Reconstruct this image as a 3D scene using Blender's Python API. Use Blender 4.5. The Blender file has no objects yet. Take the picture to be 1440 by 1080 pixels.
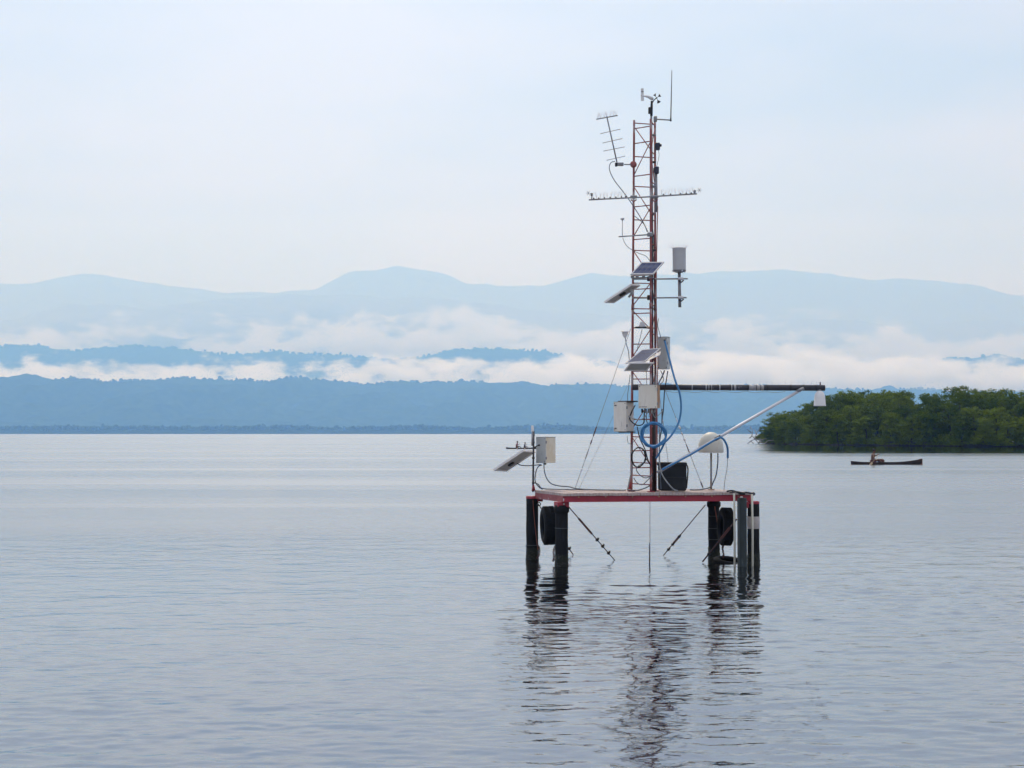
import bpy, math, random
import numpy as np
from mathutils import Vector, Matrix, noise

random.seed(7)
R = math.radians
S = bpy.context.scene
COL = S.collection

# ------------------------------------------------------------------ camera
F = 1978.0            # focal length in photo pixels (1440 wide)
CAM_H = 2.15
PITCH = math.atan(69.5 / F)
cam_d = bpy.data.cameras.new('camera')
cam = bpy.data.objects.new('camera', cam_d)
COL.objects.link(cam)
cam.location = (0, 0, CAM_H)
cam.rotation_euler = (R(90) + PITCH, 0, 0)
cam_d.sensor_width = 36
cam_d.lens = 36 * F / 1440
cam_d.clip_start = 0.1
cam_d.clip_end = 60000
S.camera = cam

# ------------------------------------------------------------------ world
SUN_EL, SUN_AZ = 48, -8     # azimuth: degrees clockwise from +Y
W = bpy.data.worlds.new('World')
S.world = W
W.use_nodes = True
nt = W.node_tree
nt.nodes.clear()
wo = nt.nodes.new('ShaderNodeOutputWorld')
bg = nt.nodes.new('ShaderNodeBackground')
sk = nt.nodes.new('ShaderNodeTexSky')
sk.sky_type = 'NISHITA'
sk.sun_disc = False
sk.sun_elevation = R(SUN_EL)
sk.sun_rotation = R(SUN_AZ)
sk.air_density = 1.0
sk.dust_density = 3.0
sk.ozone_density = 1.5
SKY_STR = 0.086
bg.inputs['Strength'].default_value = SKY_STR
tc = nt.nodes.new('ShaderNodeTexCoord')
mp = nt.nodes.new('ShaderNodeMapping')
mp.inputs['Scale'].default_value = (1.0, 1.0, 3.2)
nz = nt.nodes.new('ShaderNodeTexNoise')
nz.inputs['Scale'].default_value = 3.4
nz.inputs['Detail'].default_value = 5
nz.inputs['Roughness'].default_value = 0.45
rp = nt.nodes.new('ShaderNodeValToRGB')
rp.color_ramp.elements[0].position = 0.36
rp.color_ramp.elements[0].color = (4.75, 5.3, 6.3, 1)
rp.color_ramp.elements[1].position = 0.64
rp.color_ramp.elements[1].color = (6.5, 6.45, 7.0, 1)
mx = nt.nodes.new('ShaderNodeMix')
mx.data_type = 'RGBA'
mx.inputs[0].default_value = 0.88
L = nt.links.new
L(tc.outputs['Generated'], mp.inputs['Vector'])
L(mp.outputs[0], nz.inputs['Vector'])
L(nz.outputs['Fac'], rp.inputs[0])
L(sk.outputs[0], mx.inputs[6])
L(rp.outputs[0], mx.inputs[7])
# overcast sky: somewhat brighter overhead than at the horizon
sp = nt.nodes.new('ShaderNodeSeparateXYZ')
L(tc.outputs['Generated'], sp.inputs[0])
z2 = nt.nodes.new('ShaderNodeMath'); z2.operation = 'MULTIPLY'
L(sp.outputs[2], z2.inputs[0]); L(sp.outputs[2], z2.inputs[1])
zm = nt.nodes.new('ShaderNodeMath'); zm.operation = 'MULTIPLY_ADD'
L(z2.outputs[0], zm.inputs[0]); zm.inputs[1].default_value = 0.45; zm.inputs[2].default_value = 1.0
zs = nt.nodes.new('ShaderNodeVectorMath'); zs.operation = 'SCALE'
L(mx.outputs[2], zs.inputs[0]); L(zm.outputs[0], zs.inputs['Scale'])
L(zs.outputs[0], bg.inputs[0])
L(bg.outputs[0], wo.inputs[0])

sun_d = bpy.data.lights.new('sun', 'SUN')
sun_d.energy = 1.5
sun_d.angle = R(14)
sun_d.color = (1.0, 0.975, 0.94)
sun = bpy.data.objects.new('sun', sun_d)
COL.objects.link(sun)
sdir = Vector((math.sin(R(SUN_AZ)) * math.cos(R(SUN_EL)), math.cos(R(SUN_AZ)) * math.cos(R(SUN_EL)), math.sin(R(SUN_EL))))
sun.rotation_euler = (-sdir).to_track_quat('-Z', 'Y').to_euler()

S.view_settings.view_transform = 'Standard'
S.view_settings.look = 'None'
S.view_settings.exposure = 0.33
S.view_settings.gamma = 1.0
S.view_settings.use_curve_mapping = False
S.cycles.volume_bounces = 8
S.cycles.volume_max_steps = 96
S.cycles.sample_clamp_direct = 4.0
S.cycles.sample_clamp_indirect = 3.0
S.cycles.max_bounces = 10
S.cycles.transparent_max_bounces = 12

# ------------------------------------------------------------------ helpers
CP, SP = math.cos(PITCH), math.sin(PITCH)


def P(px, py, Y):
    """world point that lies at depth Y and appears at photo pixel px, py"""
    cx, cy = (px - 720) / F, (540 - py) / F
    dx, dy, dz = cx, CP - cy * SP, SP + cy * CP
    t = Y / dy
    return Vector((dx * t, Y, CAM_H + dz * t))


ORG = {}


def put(o, org):
    ORG[o.name] = Vector(org)


def tag(o, label=None, cat=None, group=None, kind=None):
    if label: o['label'] = label
    if cat: o['category'] = cat
    if group: o['group'] = group
    if kind: o['kind'] = kind
    return o


def empty(name, loc, label, cat, group=None):
    o = bpy.data.objects.new(name, None)
    o.empty_display_size = 0.1
    o.location = loc
    COL.objects.link(o)
    put(o, loc)
    return tag(o, label, cat, group)


class MB:
    def __init__(s):
        s.v = []
        s.f = []
        s.sm = []

    def add(s, vs, fs, smooth=False):
        n = len(s.v)
        s.v += [Vector(v) for v in vs]
        s.f += [tuple(i + n for i in f) for f in fs]
        s.sm += [smooth] * len(fs)
        return s

    def box(s, c, half, ax=None):
        """ax = 3 axis vectors"""
        c = Vector(c)
        ax = ax or (Vector((1, 0, 0)), Vector((0, 1, 0)), Vector((0, 0, 1)))
        vs = []
        for k in (-1, 1):
            for j in (-1, 1):
                for i in (-1, 1):
                    vs.append(c + ax[0] * half[0] * i + ax[1] * half[1] * j + ax[2] * half[2] * k)
        fs = [(0, 2, 3, 1), (4, 5, 7, 6), (0, 1, 5, 4), (2, 6, 7, 3), (0, 4, 6, 2), (1, 3, 7, 5)]
        return s.add(vs, fs)

    def rbox(s, c, half, ax=None, r=0.01):
        """box with bevelled edges (chamfer)"""
        c = Vector(c)
        ax = ax or (Vector((1, 0, 0)), Vector((0, 1, 0)), Vector((0, 0, 1)))
        r = min(r, min(half) * 0.45)
        import bmesh
        bm = bmesh.new()
        bmesh.ops.create_cube(bm, size=2)
        for v in bm.verts:
            v.co = Vector((v.co.x * half[0], v.co.y * half[1], v.co.z * half[2]))
        bmesh.ops.bevel(bm, geom=list(bm.edges), offset=r, segments=2, affect='EDGES', profile=0.5)
        bm.verts.index_update()
        vs = [c + ax[0] * v.co.x + ax[1] * v.co.y + ax[2] * v.co.z for v in bm.verts]
        fs = [tuple(v.index for v in f.verts) for f in bm.faces]
        bm.free()
        return s.add(vs, fs)

    def tube(s, pts, r, n=8, cap=True):
        pts = [Vector(p) for p in pts]
        rs = r if isinstance(r, (list, tuple)) else [r] * len(pts)
        m = len(pts)
        vs = []
        prev = None
        for i, p in enumerate(pts):
            d = (pts[min(i + 1, m - 1)] - pts[max(i - 1, 0)])
            if d.length < 1e-9: d = Vector((0, 0, 1))
            d.normalize()
            if prev is None:
                a = Vector((0, 0, 1)) if abs(d.z) < 0.9 else Vector((1, 0, 0))
                u = d.cross(a).normalized()
            else:
                u = (prev - d * prev.dot(d))
                if u.length < 1e-6: u = d.orthogonal()
                u.normalize()
            prev = u
            w = d.cross(u)
            for k in range(n):
                t = 2 * math.pi * k / n
                vs.append(p + (u * math.cos(t) + w * math.sin(t)) * rs[i])
        fs = []
        for i in range(m - 1):
            for k in range(n):
                a, b = i * n + k, i * n + (k + 1) % n
                fs.append((a, b, b + n, a + n))
        s.add(vs, fs, True)
        if cap:
            k0 = len(s.v) - len(vs)
            s.f.append(tuple(k0 + k for k in range(n))[::-1]); s.sm.append(False)
            s.f.append(tuple(k0 + (m - 1) * n + k for k in range(n))); s.sm.append(False)
        return s

    def lathe(s, c, prof, axis=Vector((0, 0, 1)), n=20):
        """prof = list of (radius, height along axis)"""
        c = Vector(c); axis = Vector(axis).normalized()
        u = axis.orthogonal().normalized(); w = axis.cross(u)
        vs = []
        for (r, h) in prof:
            for k in range(n):
                t = 2 * math.pi * k / n
                vs.append(c + axis * h + (u * math.cos(t) + w * math.sin(t)) * max(r, 1e-4))
        fs = []
        for i in range(len(prof) - 1):
            for k in range(n):
                a, b = i * n + k, i * n + (k + 1) % n
                fs.append((a, b, b + n, a + n))
        return s.add(vs, fs, True)

    def torus(s, c, ax, R0, r, n=28, m=10, sq=1.0):
        c = Vector(c); ax = Vector(ax).normalized()
        u = ax.orthogonal().normalized(); w = ax.cross(u)
        vs = []
        for i in range(n):
            t = 2 * math.pi * i / n
            d = u * math.cos(t) + w * math.sin(t)
            for j in range(m):
                q = 2 * math.pi * j / m
                vs.append(c + d * (R0 + r * math.cos(q)) + ax * r * sq * math.sin(q))
        fs = []
        for i in range(n):
            for j in range(m):
                a = i * m + j; b = i * m + (j + 1) % m
                a2 = ((i + 1) % n) * m + j; b2 = ((i + 1) % n) * m + (j + 1) % m
                fs.append((a, a2, b2, b))
        return s.add(vs, fs, True)

    def ball(s, c, r, n=12, sc=(1, 1, 1)):
        c = Vector(c)
        m = max(4, n // 2)
        vs, fs = [], []
        for i in range(m + 1):
            a = math.pi * i / m
            for k in range(n):
                t = 2 * math.pi * k / n
                vs.append(c + Vector((math.sin(a) * math.cos(t) * sc[0], math.sin(a) * math.sin(t) * sc[1], math.cos(a) * sc[2])) * r)
        for i in range(m):
            for k in range(n):
                a, b = i * n + k, i * n + (k + 1) % n
                fs.append((a, a + n, b + n, b))
        return s.add(vs, fs, True)

    def slab(s, q, th, down=None):
        """thick plate from 4 corner points; thickness goes along -normal"""
        q = [Vector(p) for p in q]
        nrm = (q[1] - q[0]).cross(q[3] - q[0]).normalized()
        if down is None: down = -nrm
        vs = q + [p + down * th for p in q]
        fs = [(0, 1, 2, 3), (7, 6, 5, 4), (0, 4, 5, 1), (1, 5, 6, 2), (2, 6, 7, 3), (3, 7, 4, 0)]
        return s.add(vs, fs)

    def build(s, name, mat, parent=None, label=None, cat=None, group=None, kind=None, mesh_only=False):
        n = len(s.v)
        co = np.array([tuple(v) for v in s.v], dtype=np.float64)
        if mesh_only:
            org = Vector((0, 0, 0))
        else:
            mn, mxx = co.min(0), co.max(0)
            org = Vector(((mn[0] + mxx[0]) / 2, (mn[1] + mxx[1]) / 2, mn[2]))
        co -= np.array(tuple(org))
        me = bpy.data.meshes.new(name)
        me.from_pydata(co.tolist(), [], s.f)
        me.polygons.foreach_set('use_smooth', s.sm)
        me.materials.append(mat)
        me.update()
        if mesh_only: return me
        o = bpy.data.objects.new(name, me)
        COL.objects.link(o)
        put(o, org)
        if parent is not None:
            o.parent = parent
            o.location = org - ORG[parent.name]
        else:
            o.location = org
        return tag(o, label, cat, group, kind)


def link_dup(src, name, loc, rot, parent):
    """copy a mesh part sharing its data"""
    o = src.copy()
    COL.objects.link(o)
    o.parent = parent
    o.location = loc
    o.rotation_euler = rot
    return o


# ---- curves through points (Catmull-Rom)
def spline(pts, k=6):
    pts = [Vector(p) for p in pts]
    out = []
    n = len(pts)
    for i in range(n - 1):
        p0, p1, p2, p3 = pts[max(i - 1, 0)], pts[i], pts[i + 1], pts[min(i + 2, n - 1)]
        for j in range(k):
            t = j / k
            out.append(0.5 * ((2 * p1) + (p2 - p0) * t + (2 * p0 - 5 * p1 + 4 * p2 - p3) * t * t + (3 * p1 - p0 - 3 * p2 + p3) * t ** 3))
    out.append(pts[-1])
    return out


# ------------------------------------------------------------------ materials
def M(name, c1, c2=None, scale=8.0, rough=0.6, metal=0.0, bump=0.0, c3=None, c3lo=0.58, c3hi=0.68, c3scale=None,
      stretch=(1, 1, 1), detail=5, spec=None, coat=0.0):
    m = bpy.data.materials.new(name)
    m.use_nodes = True
    t = m.node_tree
    b = t.nodes['Principled BSDF']
    tcn = t.nodes.new('ShaderNodeTexCoord')
    mpn = t.nodes.new('ShaderNodeMapping')
    mpn.inputs['Scale'].default_value = stretch
    t.links.new(tcn.outputs['Object'], mpn.inputs['Vector'])
    n1 = t.nodes.new('ShaderNodeTexNoise')
    n1.inputs['Scale'].default_value = scale
    n1.inputs['Detail'].default_value = detail
    n1.inputs['Roughness'].default_value = 0.6
    t.links.new(mpn.outputs[0], n1.inputs['Vector'])
    c2 = c2 or tuple(x * 0.75 for x in c1)
    r1 = t.nodes.new('ShaderNodeValToRGB')
    r1.color_ramp.elements[0].position = 0.35
    r1.color_ramp.elements[1].position = 0.65
    r1.color_ramp.elements[0].color = (*c1, 1)
    r1.color_ramp.elements[1].color = (*c2, 1)
    t.links.new(n1.outputs['Fac'], r1.inputs[0])
    out = r1.outputs[0]
    if c3:
        n2 = t.nodes.new('ShaderNodeTexNoise')
        n2.inputs['Scale'].default_value = c3scale or scale * 0.6
        n2.inputs['Detail'].default_value = 6
        n2.inputs['Roughness'].default_value = 0.65
        mp2 = t.nodes.new('ShaderNodeMapping')
        mp2.inputs['Location'].default_value = (13.1, 4.7, 2.2)
        mp2.inputs['Scale'].default_value = stretch
        t.links.new(tcn.outputs['Object'], mp2.inputs['Vector'])
        t.links.new(mp2.outputs[0], n2.inputs['Vector'])
        r2 = t.nodes.new('ShaderNodeValToRGB')
        r2.color_ramp.elements[0].position = c3lo
        r2.color_ramp.elements[1].position = c3hi
        t.links.new(n2.outputs['Fac'], r2.inputs[0])
        mxn = t.nodes.new('ShaderNodeMix')
        mxn.data_type = 'RGBA'
        t.links.new(r2.outputs[0], mxn.inputs[0])
        t.links.new(out, mxn.inputs[6])
        mxn.inputs[7].default_value = (*c3, 1)
        out = mxn.outputs[2]
    t.links.new(out, b.inputs['Base Color'])
    b.inputs['Roughness'].default_value = rough
    b.inputs['Metallic'].default_value = metal
    if spec is not None: b.inputs['Specular IOR Level'].default_value = spec
    if coat: b.inputs['Coat Weight'].default_value = coat
    if bump:
        bn = t.nodes.new('ShaderNodeBump')
        bn.inputs['Strength'].default_value = bump
        bn.inputs['Distance'].default_value = 0.01
        t.links.new(n1.outputs['Fac'], bn.inputs['Height'])
        t.links.new(bn.outputs[0], b.inputs['Normal'])
    return m


m_red = M('red_painted_steel', (0.42, 0.03, 0.06), (0.3, 0.025, 0.045), 5, 0.5, c3=(0.12, 0.04, 0.03), c3lo=0.6, c3hi=0.75, c3scale=7)
m_redpale = M('pale_red_paint', (0.42, 0.13, 0.14), (0.3, 0.07, 0.08), 8, 0.6, c3=(0.5, 0.4, 0.4), c3scale=6)  # paler red with light patches, for one short side beam
m_deck = M('weathered_deck_boards', (0.6, 0.5, 0.47), (0.4, 0.31, 0.29), 11, 0.85, bump=0.5, c3=(0.5, 0.47, 0.45), c3scale=5, stretch=(3, 1, 1))
m_pile = M('tarred_pile', (0.012, 0.014, 0.018), (0.007, 0.008, 0.011), 9, 0.75, spec=0.25, bump=0.6, c3=(0.03, 0.036, 0.04), c3scale=6, c3lo=0.55, c3hi=0.8, stretch=(1, 1, 0.3))
m_pilering = M('pile_joint_ring', (0.07, 0.085, 0.09), rough=0.6)
m_white = M('white_band_paint', (0.55, 0.5, 0.48), (0.42, 0.38, 0.36), 9, 0.6, bump=0.3)
m_board = M('green_grey_board', (0.045, 0.06, 0.064), (0.028, 0.038, 0.042), 7, 0.75, bump=0.4, c3=(0.11, 0.15, 0.15), c3scale=5, stretch=(2, 2, 0.4))
m_pvc = M('cream_pvc_pipe', (0.72, 0.7, 0.58), (0.6, 0.58, 0.5), 4, 0.4)
m_rubber = M('tyre_rubber', (0.009, 0.011, 0.014), (0.016, 0.018, 0.022), 12, 0.8, spec=0.2, bump=0.5)
m_tower = M('rusty_tower_tube', (0.38, 0.10, 0.10), (0.22, 0.06, 0.06), 6, 0.6, bump=0.4, c3=(0.5, 0.46, 0.47), c3scale=2.2, c3lo=0.5, c3hi=0.62, stretch=(3, 3, 1))
m_rung = M('rusty_rung', (0.42, 0.12, 0.12), (0.25, 0.08, 0.08), 9, 0.6, c3=(0.5, 0.42, 0.42), c3scale=6)
m_galv = M('galvanised_pipe', (0.34, 0.34, 0.36), (0.22, 0.22, 0.24), 9, 0.45, metal=0.4)
m_alu = M('bright_aluminium_pole', (0.72, 0.72, 0.76), (0.6, 0.6, 0.65), 4, 0.35, metal=0.3)
m_darkpipe = M('dark_pipe', (0.03, 0.03, 0.045), (0.05, 0.05, 0.065), 6, 0.45, c3=(0.3, 0.3, 0.32), c3scale=4, c3lo=0.66, c3hi=0.72)
m_black = M('black_plastic', (0.014, 0.014, 0.018), (0.028, 0.028, 0.034), 8, 0.5)
m_navy = M('dark_navy_sensor', (0.03, 0.035, 0.075), (0.05, 0.05, 0.09), 10, 0.5)
m_boxgrey = M('grey_enclosure', (0.56, 0.58, 0.57), (0.5, 0.52, 0.51), 3, 0.55, c3=(0.3, 0.29, 0.25), c3scale=5, c3lo=0.62, c3hi=0.8)
m_cream = M('cream_enclosure', (0.9, 0.84, 0.74), (0.84, 0.77, 0.67), 5, 0.55, c3=(0.5, 0.4, 0.28), c3scale=8, c3lo=0.56, c3hi=0.8, stretch=(1.4, 1.4, 0.35))
m_dirty = M('dirty_white_enclosure', (0.9, 0.85, 0.77), (0.78, 0.72, 0.65), 6, 0.65, c3=(0.3, 0.26, 0.24), c3scale=9, c3lo=0.6, c3hi=0.75, stretch=(1.6, 1.6, 0.5))
m_rust = M('rust_streaked_side', (0.58, 0.46, 0.36), (0.42, 0.2, 0.09), 9, 0.75, c3=(0.26, 0.1, 0.04), c3scale=12, c3lo=0.5, c3hi=0.66, stretch=(1.5, 1.5, 0.3))
m_litside = M('lit_side_yellowish_plastic', (0.82, 0.79, 0.7), (0.74, 0.67, 0.5), 7, 0.55, c3=(0.36, 0.3, 0.2), c3scale=7, c3lo=0.6, c3hi=0.8, stretch=(1.4, 1.4, 0.5))  # stained yellowish plastic; brightness of the lit box side is put into the colour
m_whitepl = M('white_plastic', (0.85, 0.84, 0.84), (0.8, 0.78, 0.78), 5, 0.4)
m_dome = M('cream_dome', (0.68, 0.66, 0.58), (0.64, 0.61, 0.54), 3, 0.5, c3=(0.5, 0.4, 0.34), c3scale=8, c3lo=0.6, c3hi=0.85)
m_gauge = M('grey_gauge', (0.62, 0.62, 0.64), (0.56, 0.56, 0.58), 5, 0.5)
m_frame = M('panel_frame', (0.82, 0.79, 0.77), (0.74, 0.7, 0.68), 7, 0.45, metal=0.1)
m_back = M('panel_back', (0.42, 0.41, 0.38), (0.33, 0.32, 0.3), 4, 0.6, c3=(0.2, 0.18, 0.15), c3scale=7, c3lo=0.6, c3hi=0.8)
m_cell = M('panel_cells', (0.02, 0.035, 0.12), (0.035, 0.05, 0.16), 9, 0.08, spec=0.6, c3=(0.3, 0.33, 0.42), c3scale=3, c3lo=0.48, c3hi=0.8)
m_cellgrey = M('sky_sheen_panel_cells', (0.2, 0.2, 0.26), (0.28, 0.28, 0.33), 9, 0.2, c3=(0.45, 0.45, 0.5), c3scale=5)  # reflection of the white sky put into the cell colour as grey
m_blue = M('blue_hose', (0.06, 0.25, 0.52), (0.045, 0.19, 0.42), 8, 0.4)
m_cable = M('grey_blue_cable', (0.07, 0.09, 0.13), (0.12, 0.14, 0.17), 8, 0.5)
m_cablelt = M('pale_grey_cable', (0.34, 0.35, 0.35), (0.25, 0.26, 0.27), 8, 0.5)
m_rope = M('orange_strap', (0.3, 0.09, 0.06), (0.16, 0.06, 0.05), 10, 0.8)
m_rod = M('rusty_rod', (0.13, 0.06, 0.06), (0.06, 0.04, 0.045), 14, 0.7, c3=(0.35, 0.28, 0.28), c3scale=9)
m_wire = M('steel_wire', (0.16, 0.15, 0.17), (0.28, 0.27, 0.28), 12, 0.5, metal=0.3)
m_wirelt = M('pale_wire', (0.5, 0.5, 0.52), (0.4, 0.38, 0.4), 12, 0.5)
m_spike = M('clear_bird_spike', (0.6, 0.57, 0.6), (0.5, 0.48, 0.5), 12, 0.4)
m_tape = M('silver_tape', (0.42, 0.41, 0.42), (0.3, 0.3, 0.31), 14, 0.45, metal=0.2)
m_bag = M('black_battery_case', (0.02, 0.023, 0.028), (0.03, 0.034, 0.04), 5, 0.75, spec=0.25, bump=0.5)
m_crust = M('barnacle_crust', (0.07, 0.07, 0.06), (0.03, 0.032, 0.028), 30, 0.9)
m_algae = M('wet_algae_band', (0.008, 0.013, 0.010), (0.014, 0.018, 0.013), 14, 0.5, spec=.3, bump=.6, c3=(0.03, 0.03, 0.026), c3scale=22, c3lo=0.6, c3hi=0.7)
m_print = M('grey_print', (0.12, 0.11, 0.12), rough=0.6)

# ------------------------------------------------------------------ water
def water_material():
    m = bpy.data.materials.new('lake_water')
    m.use_nodes = True
    t = m.node_tree
    b = t.nodes['Principled BSDF']
    b.inputs['Base Color'].default_value = (0.235, 0.26, 0.3, 1)
    b.inputs['Metallic'].default_value = 1.0     # Schlick-shaped reflectance: dark underfoot, mirror bright towards the shore
    b.inputs['IOR'].default_value = 2.2
    g = t.nodes.new('ShaderNodeNewGeometry')

    def nse(sc, scale, detail, rough=0.5, dist=0.0, rot=0.0):
        a = t.nodes.new('ShaderNodeMapping')
        a.inputs['Scale'].default_value = sc
        a.inputs['Rotation'].default_value = (0, 0, R(rot))
        t.links.new(g.outputs['Position'], a.inputs['Vector'])
        n = t.nodes.new('ShaderNodeTexNoise')
        n.inputs['Scale'].default_value = scale
        n.inputs['Detail'].default_value = detail
        n.inputs['Roughness'].default_value = rough
        n.inputs['Distortion'].default_value = dist
        t.links.new(a.outputs[0], n.inputs['Vector'])
        return n

    def math_(op, a, b_):
        n = t.nodes.new('ShaderNodeMath')
        n.operation = op
        for i, x in enumerate((a, b_)):
            if hasattr(x, 'type'): t.links.new(x, n.inputs[i])
            else: n.inputs[i].default_value = x
        return n.outputs[0]

    big = nse((0.28, 1, 1), 0.55, 2, rot=6)
    mid = nse((0.34, 1, 1), 2.6, 3, 0.55, 0.3, rot=-5)
    fine = nse((0.4, 1, 1), 8.0, 3, 0.55, 0.2, rot=4)
    patch = nse((0.25, 1, 1), 0.05, 3)
    h = math_('ADD', math_('MULTIPLY', big.outputs['Fac'], 0.028), math_('MULTIPLY', mid.outputs['Fac'], 0.020))
    h = math_('ADD', h, math_('MULTIPLY', fine.outputs['Fac'], 0.010))
    amp = t.nodes.new('ShaderNodeMapRange')
    amp.inputs[1].default_value = 0.35; amp.inputs[2].default_value = 0.65
    amp.inputs[3].default_value = 0.55; amp.inputs[4].default_value = 1.3
    t.links.new(patch.outputs['Fac'], amp.inputs[0])
    bn = t.nodes.new('ShaderNodeBump')
    bn.inputs['Strength'].default_value = 1.0
    t.links.new(amp.outputs[0], bn.inputs['Distance'])
    t.links.new(h, bn.inputs['Height'])
    t.links.new(bn.outputs[0], b.inputs['Normal'])
    # distant ripples are finer than a pixel: they read as gloss roughness
    ln = t.nodes.new('ShaderNodeVectorMath'); ln.operation = 'LENGTH'
    t.links.new(g.outputs['Position'], ln.inputs[0])
    mr = t.nodes.new('ShaderNodeMapRange')
    mr.interpolation_type = 'SMOOTHSTEP'
    mr.inputs[1].default_value = 11; mr.inputs[2].default_value = 40
    mr.inputs[3].default_value = 0.035; mr.inputs[4].default_value = 0.27
    lod = t.nodes.new('ShaderNodeMapRange')
    lod.inputs[1].default_value = 50; lod.inputs[2].default_value = 90
    lod.inputs[3].default_value = 0.42; lod.inputs[4].default_value = 0.6
    t.links.new(ln.outputs['Value'], lod.inputs[0])
    t.links.new(ln.outputs['Value'], mr.inputs[0])
    sxy = t.nodes.new('ShaderNodeSeparateXYZ')
    t.links.new(g.outputs['Position'], sxy.inputs[0])
    wob = nse((0.06, 1, 1), 0.09, 4, 0.6)
    shelter = math_('SUBTRACT', sxy.outputs[0], math_('ADD', math_('MULTIPLY', sxy.outputs[1], 0.20), -9.0))   # lee of the island
    le = []
    for (so, a0, a1, b0, b1) in ((shelter, -2, 9, 0, 1), (math_('ADD', sxy.outputs[1], math_('MULTIPLY', math_('SUBTRACT', wob.outputs['Fac'], 0.5), 130.0)), 115, 180, 0, 1), (sxy.outputs[1], 300, 340, 1, 0)):
        q = t.nodes.new('ShaderNodeMapRange'); q.interpolation_type = 'SMOOTHSTEP'
        q.inputs[1].default_value = a0; q.inputs[2].default_value = a1
        q.inputs[3].default_value = b0; q.inputs[4].default_value = b1
        t.links.new(so, q.inputs[0]); le.append(q.outputs[0])
    lee = math_('SUBTRACT', 1.0, math_('MULTIPLY', math_('MULTIPLY', math_('MULTIPLY', le[0], le[1]), le[2]), 0.88))
    t.links.new(math_('MULTIPLY', math_('MULTIPLY', amp.outputs[0], lod.outputs[0]), lee), bn.inputs['Distance'])
    lane = nse((0.05, 1, 1), 0.11, 4, 0.62, rot=3)      # wind lanes
    lanes = t.nodes.new('ShaderNodeMapRange')
    lanes.inputs[1].default_value = 0.35; lanes.inputs[2].default_value = 0.65
    lanes.inputs[3].default_value = 0.72; lanes.inputs[4].default_value = 1.15
    t.links.new(lane.outputs['Fac'], lanes.inputs[0])
    t.links.new(math_('MULTIPLY', math_('MULTIPLY', mr.outputs[0], lee), lanes.outputs[0]), b.inputs['Roughness'])
    return m


m_water = water_material()
# one sheet to the horizon; in the nearer part the ripples are real relief
def water_sheet():
    inner = 330
    cin = [-1 + 2 * k / inner for k in range(inner + 1)]
    outer = [14000, 3000, 600, 180]
    rows = [-1500, -200, 0, 4]
    y = 6.0
    while y < 95:
        rows.append(y); y += max(0.03, y * 0.0023)
    rows += [100, 140, 220, 400, 900, 2500, 6000, 14000, 22500]
    vs = []
    N_ = noise.noise
    for Y in rows:
        w = 0.48 * min(max(Y, 6.0), 95.0)
        fy = max(0.0, min(1, (Y - 6) / 1.5)) * max(0.0, min(1, (95 - Y) / 35)) * (0.92 - 0.5 * max(0.0, min(1, (Y - 22) / 30)))
        line = [(-o_, Y, 0.0) for o_ in outer]
        for c in cin:
            X = c * w
            z = 0.0
            a = fy * max(0.0, min(1.0, (1 - abs(c)) / 0.06))
            if a > 0:
                # gusts: ripples come in patches
                a *= 0.8 + 0.75 * N_(Vector((X * .09, Y * .16, 9.1)))
                xr, yr = X + 0.12 * Y, Y - 0.05 * X
                z = a * (0.014 * N_(Vector((xr * 1.1, yr * 2.0, 0.3))) + 0.0112 * N_(Vector((xr * 3.0, yr * 6.2, 5.3)))
                         + 0.0056 * N_(Vector((X * 6.5, Y * 12.5, 7.7))))
            line.append((X, Y, z))
        line += [(o_, Y, 0.0) for o_ in reversed(outer)]
        vs += line
    n = len(cin) + 2 * len(outer)
    fs = []
    for j_ in range(len(rows) - 1):
        b_ = j_ * n
        fs += [(b_ + i_, b_ + i_ + 1, b_ + n + i_ + 1, b_ + n + i_) for i_ in range(n - 1)]
    me = bpy.data.meshes.new('water')
    me.from_pydata(vs, [], fs)
    me.polygons.foreach_set('use_smooth', [True] * len(fs))
    me.materials.append(m_water)
    o_ = bpy.data.objects.new('water', me)
    COL.objects.link(o_)
    tag(o_, 'calm grey blue lake water with fine ripples', None, None, 'structure')


water_sheet()

# ------------------------------------------------------------------ hills
m_hill = M('forest_hill', (0.018, 0.035, 0.022), (0.045, 0.07, 0.035), 0.02, 0.95, spec=0.0)
m_far = M('distant_forest', (0.04, 0.06, 0.035), (0.055, 0.08, 0.045), 0.003, 0.95, spec=0.0)
rng = np.random.default_rng(5)


def prof_z(prof, X, Y):
    px = 720 + F * X / Y
    py = np.interp(px, [p[0] for p in prof], [p[1] for p in prof])
    return CAM_H + (609.5 - py) / F * Y


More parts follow.
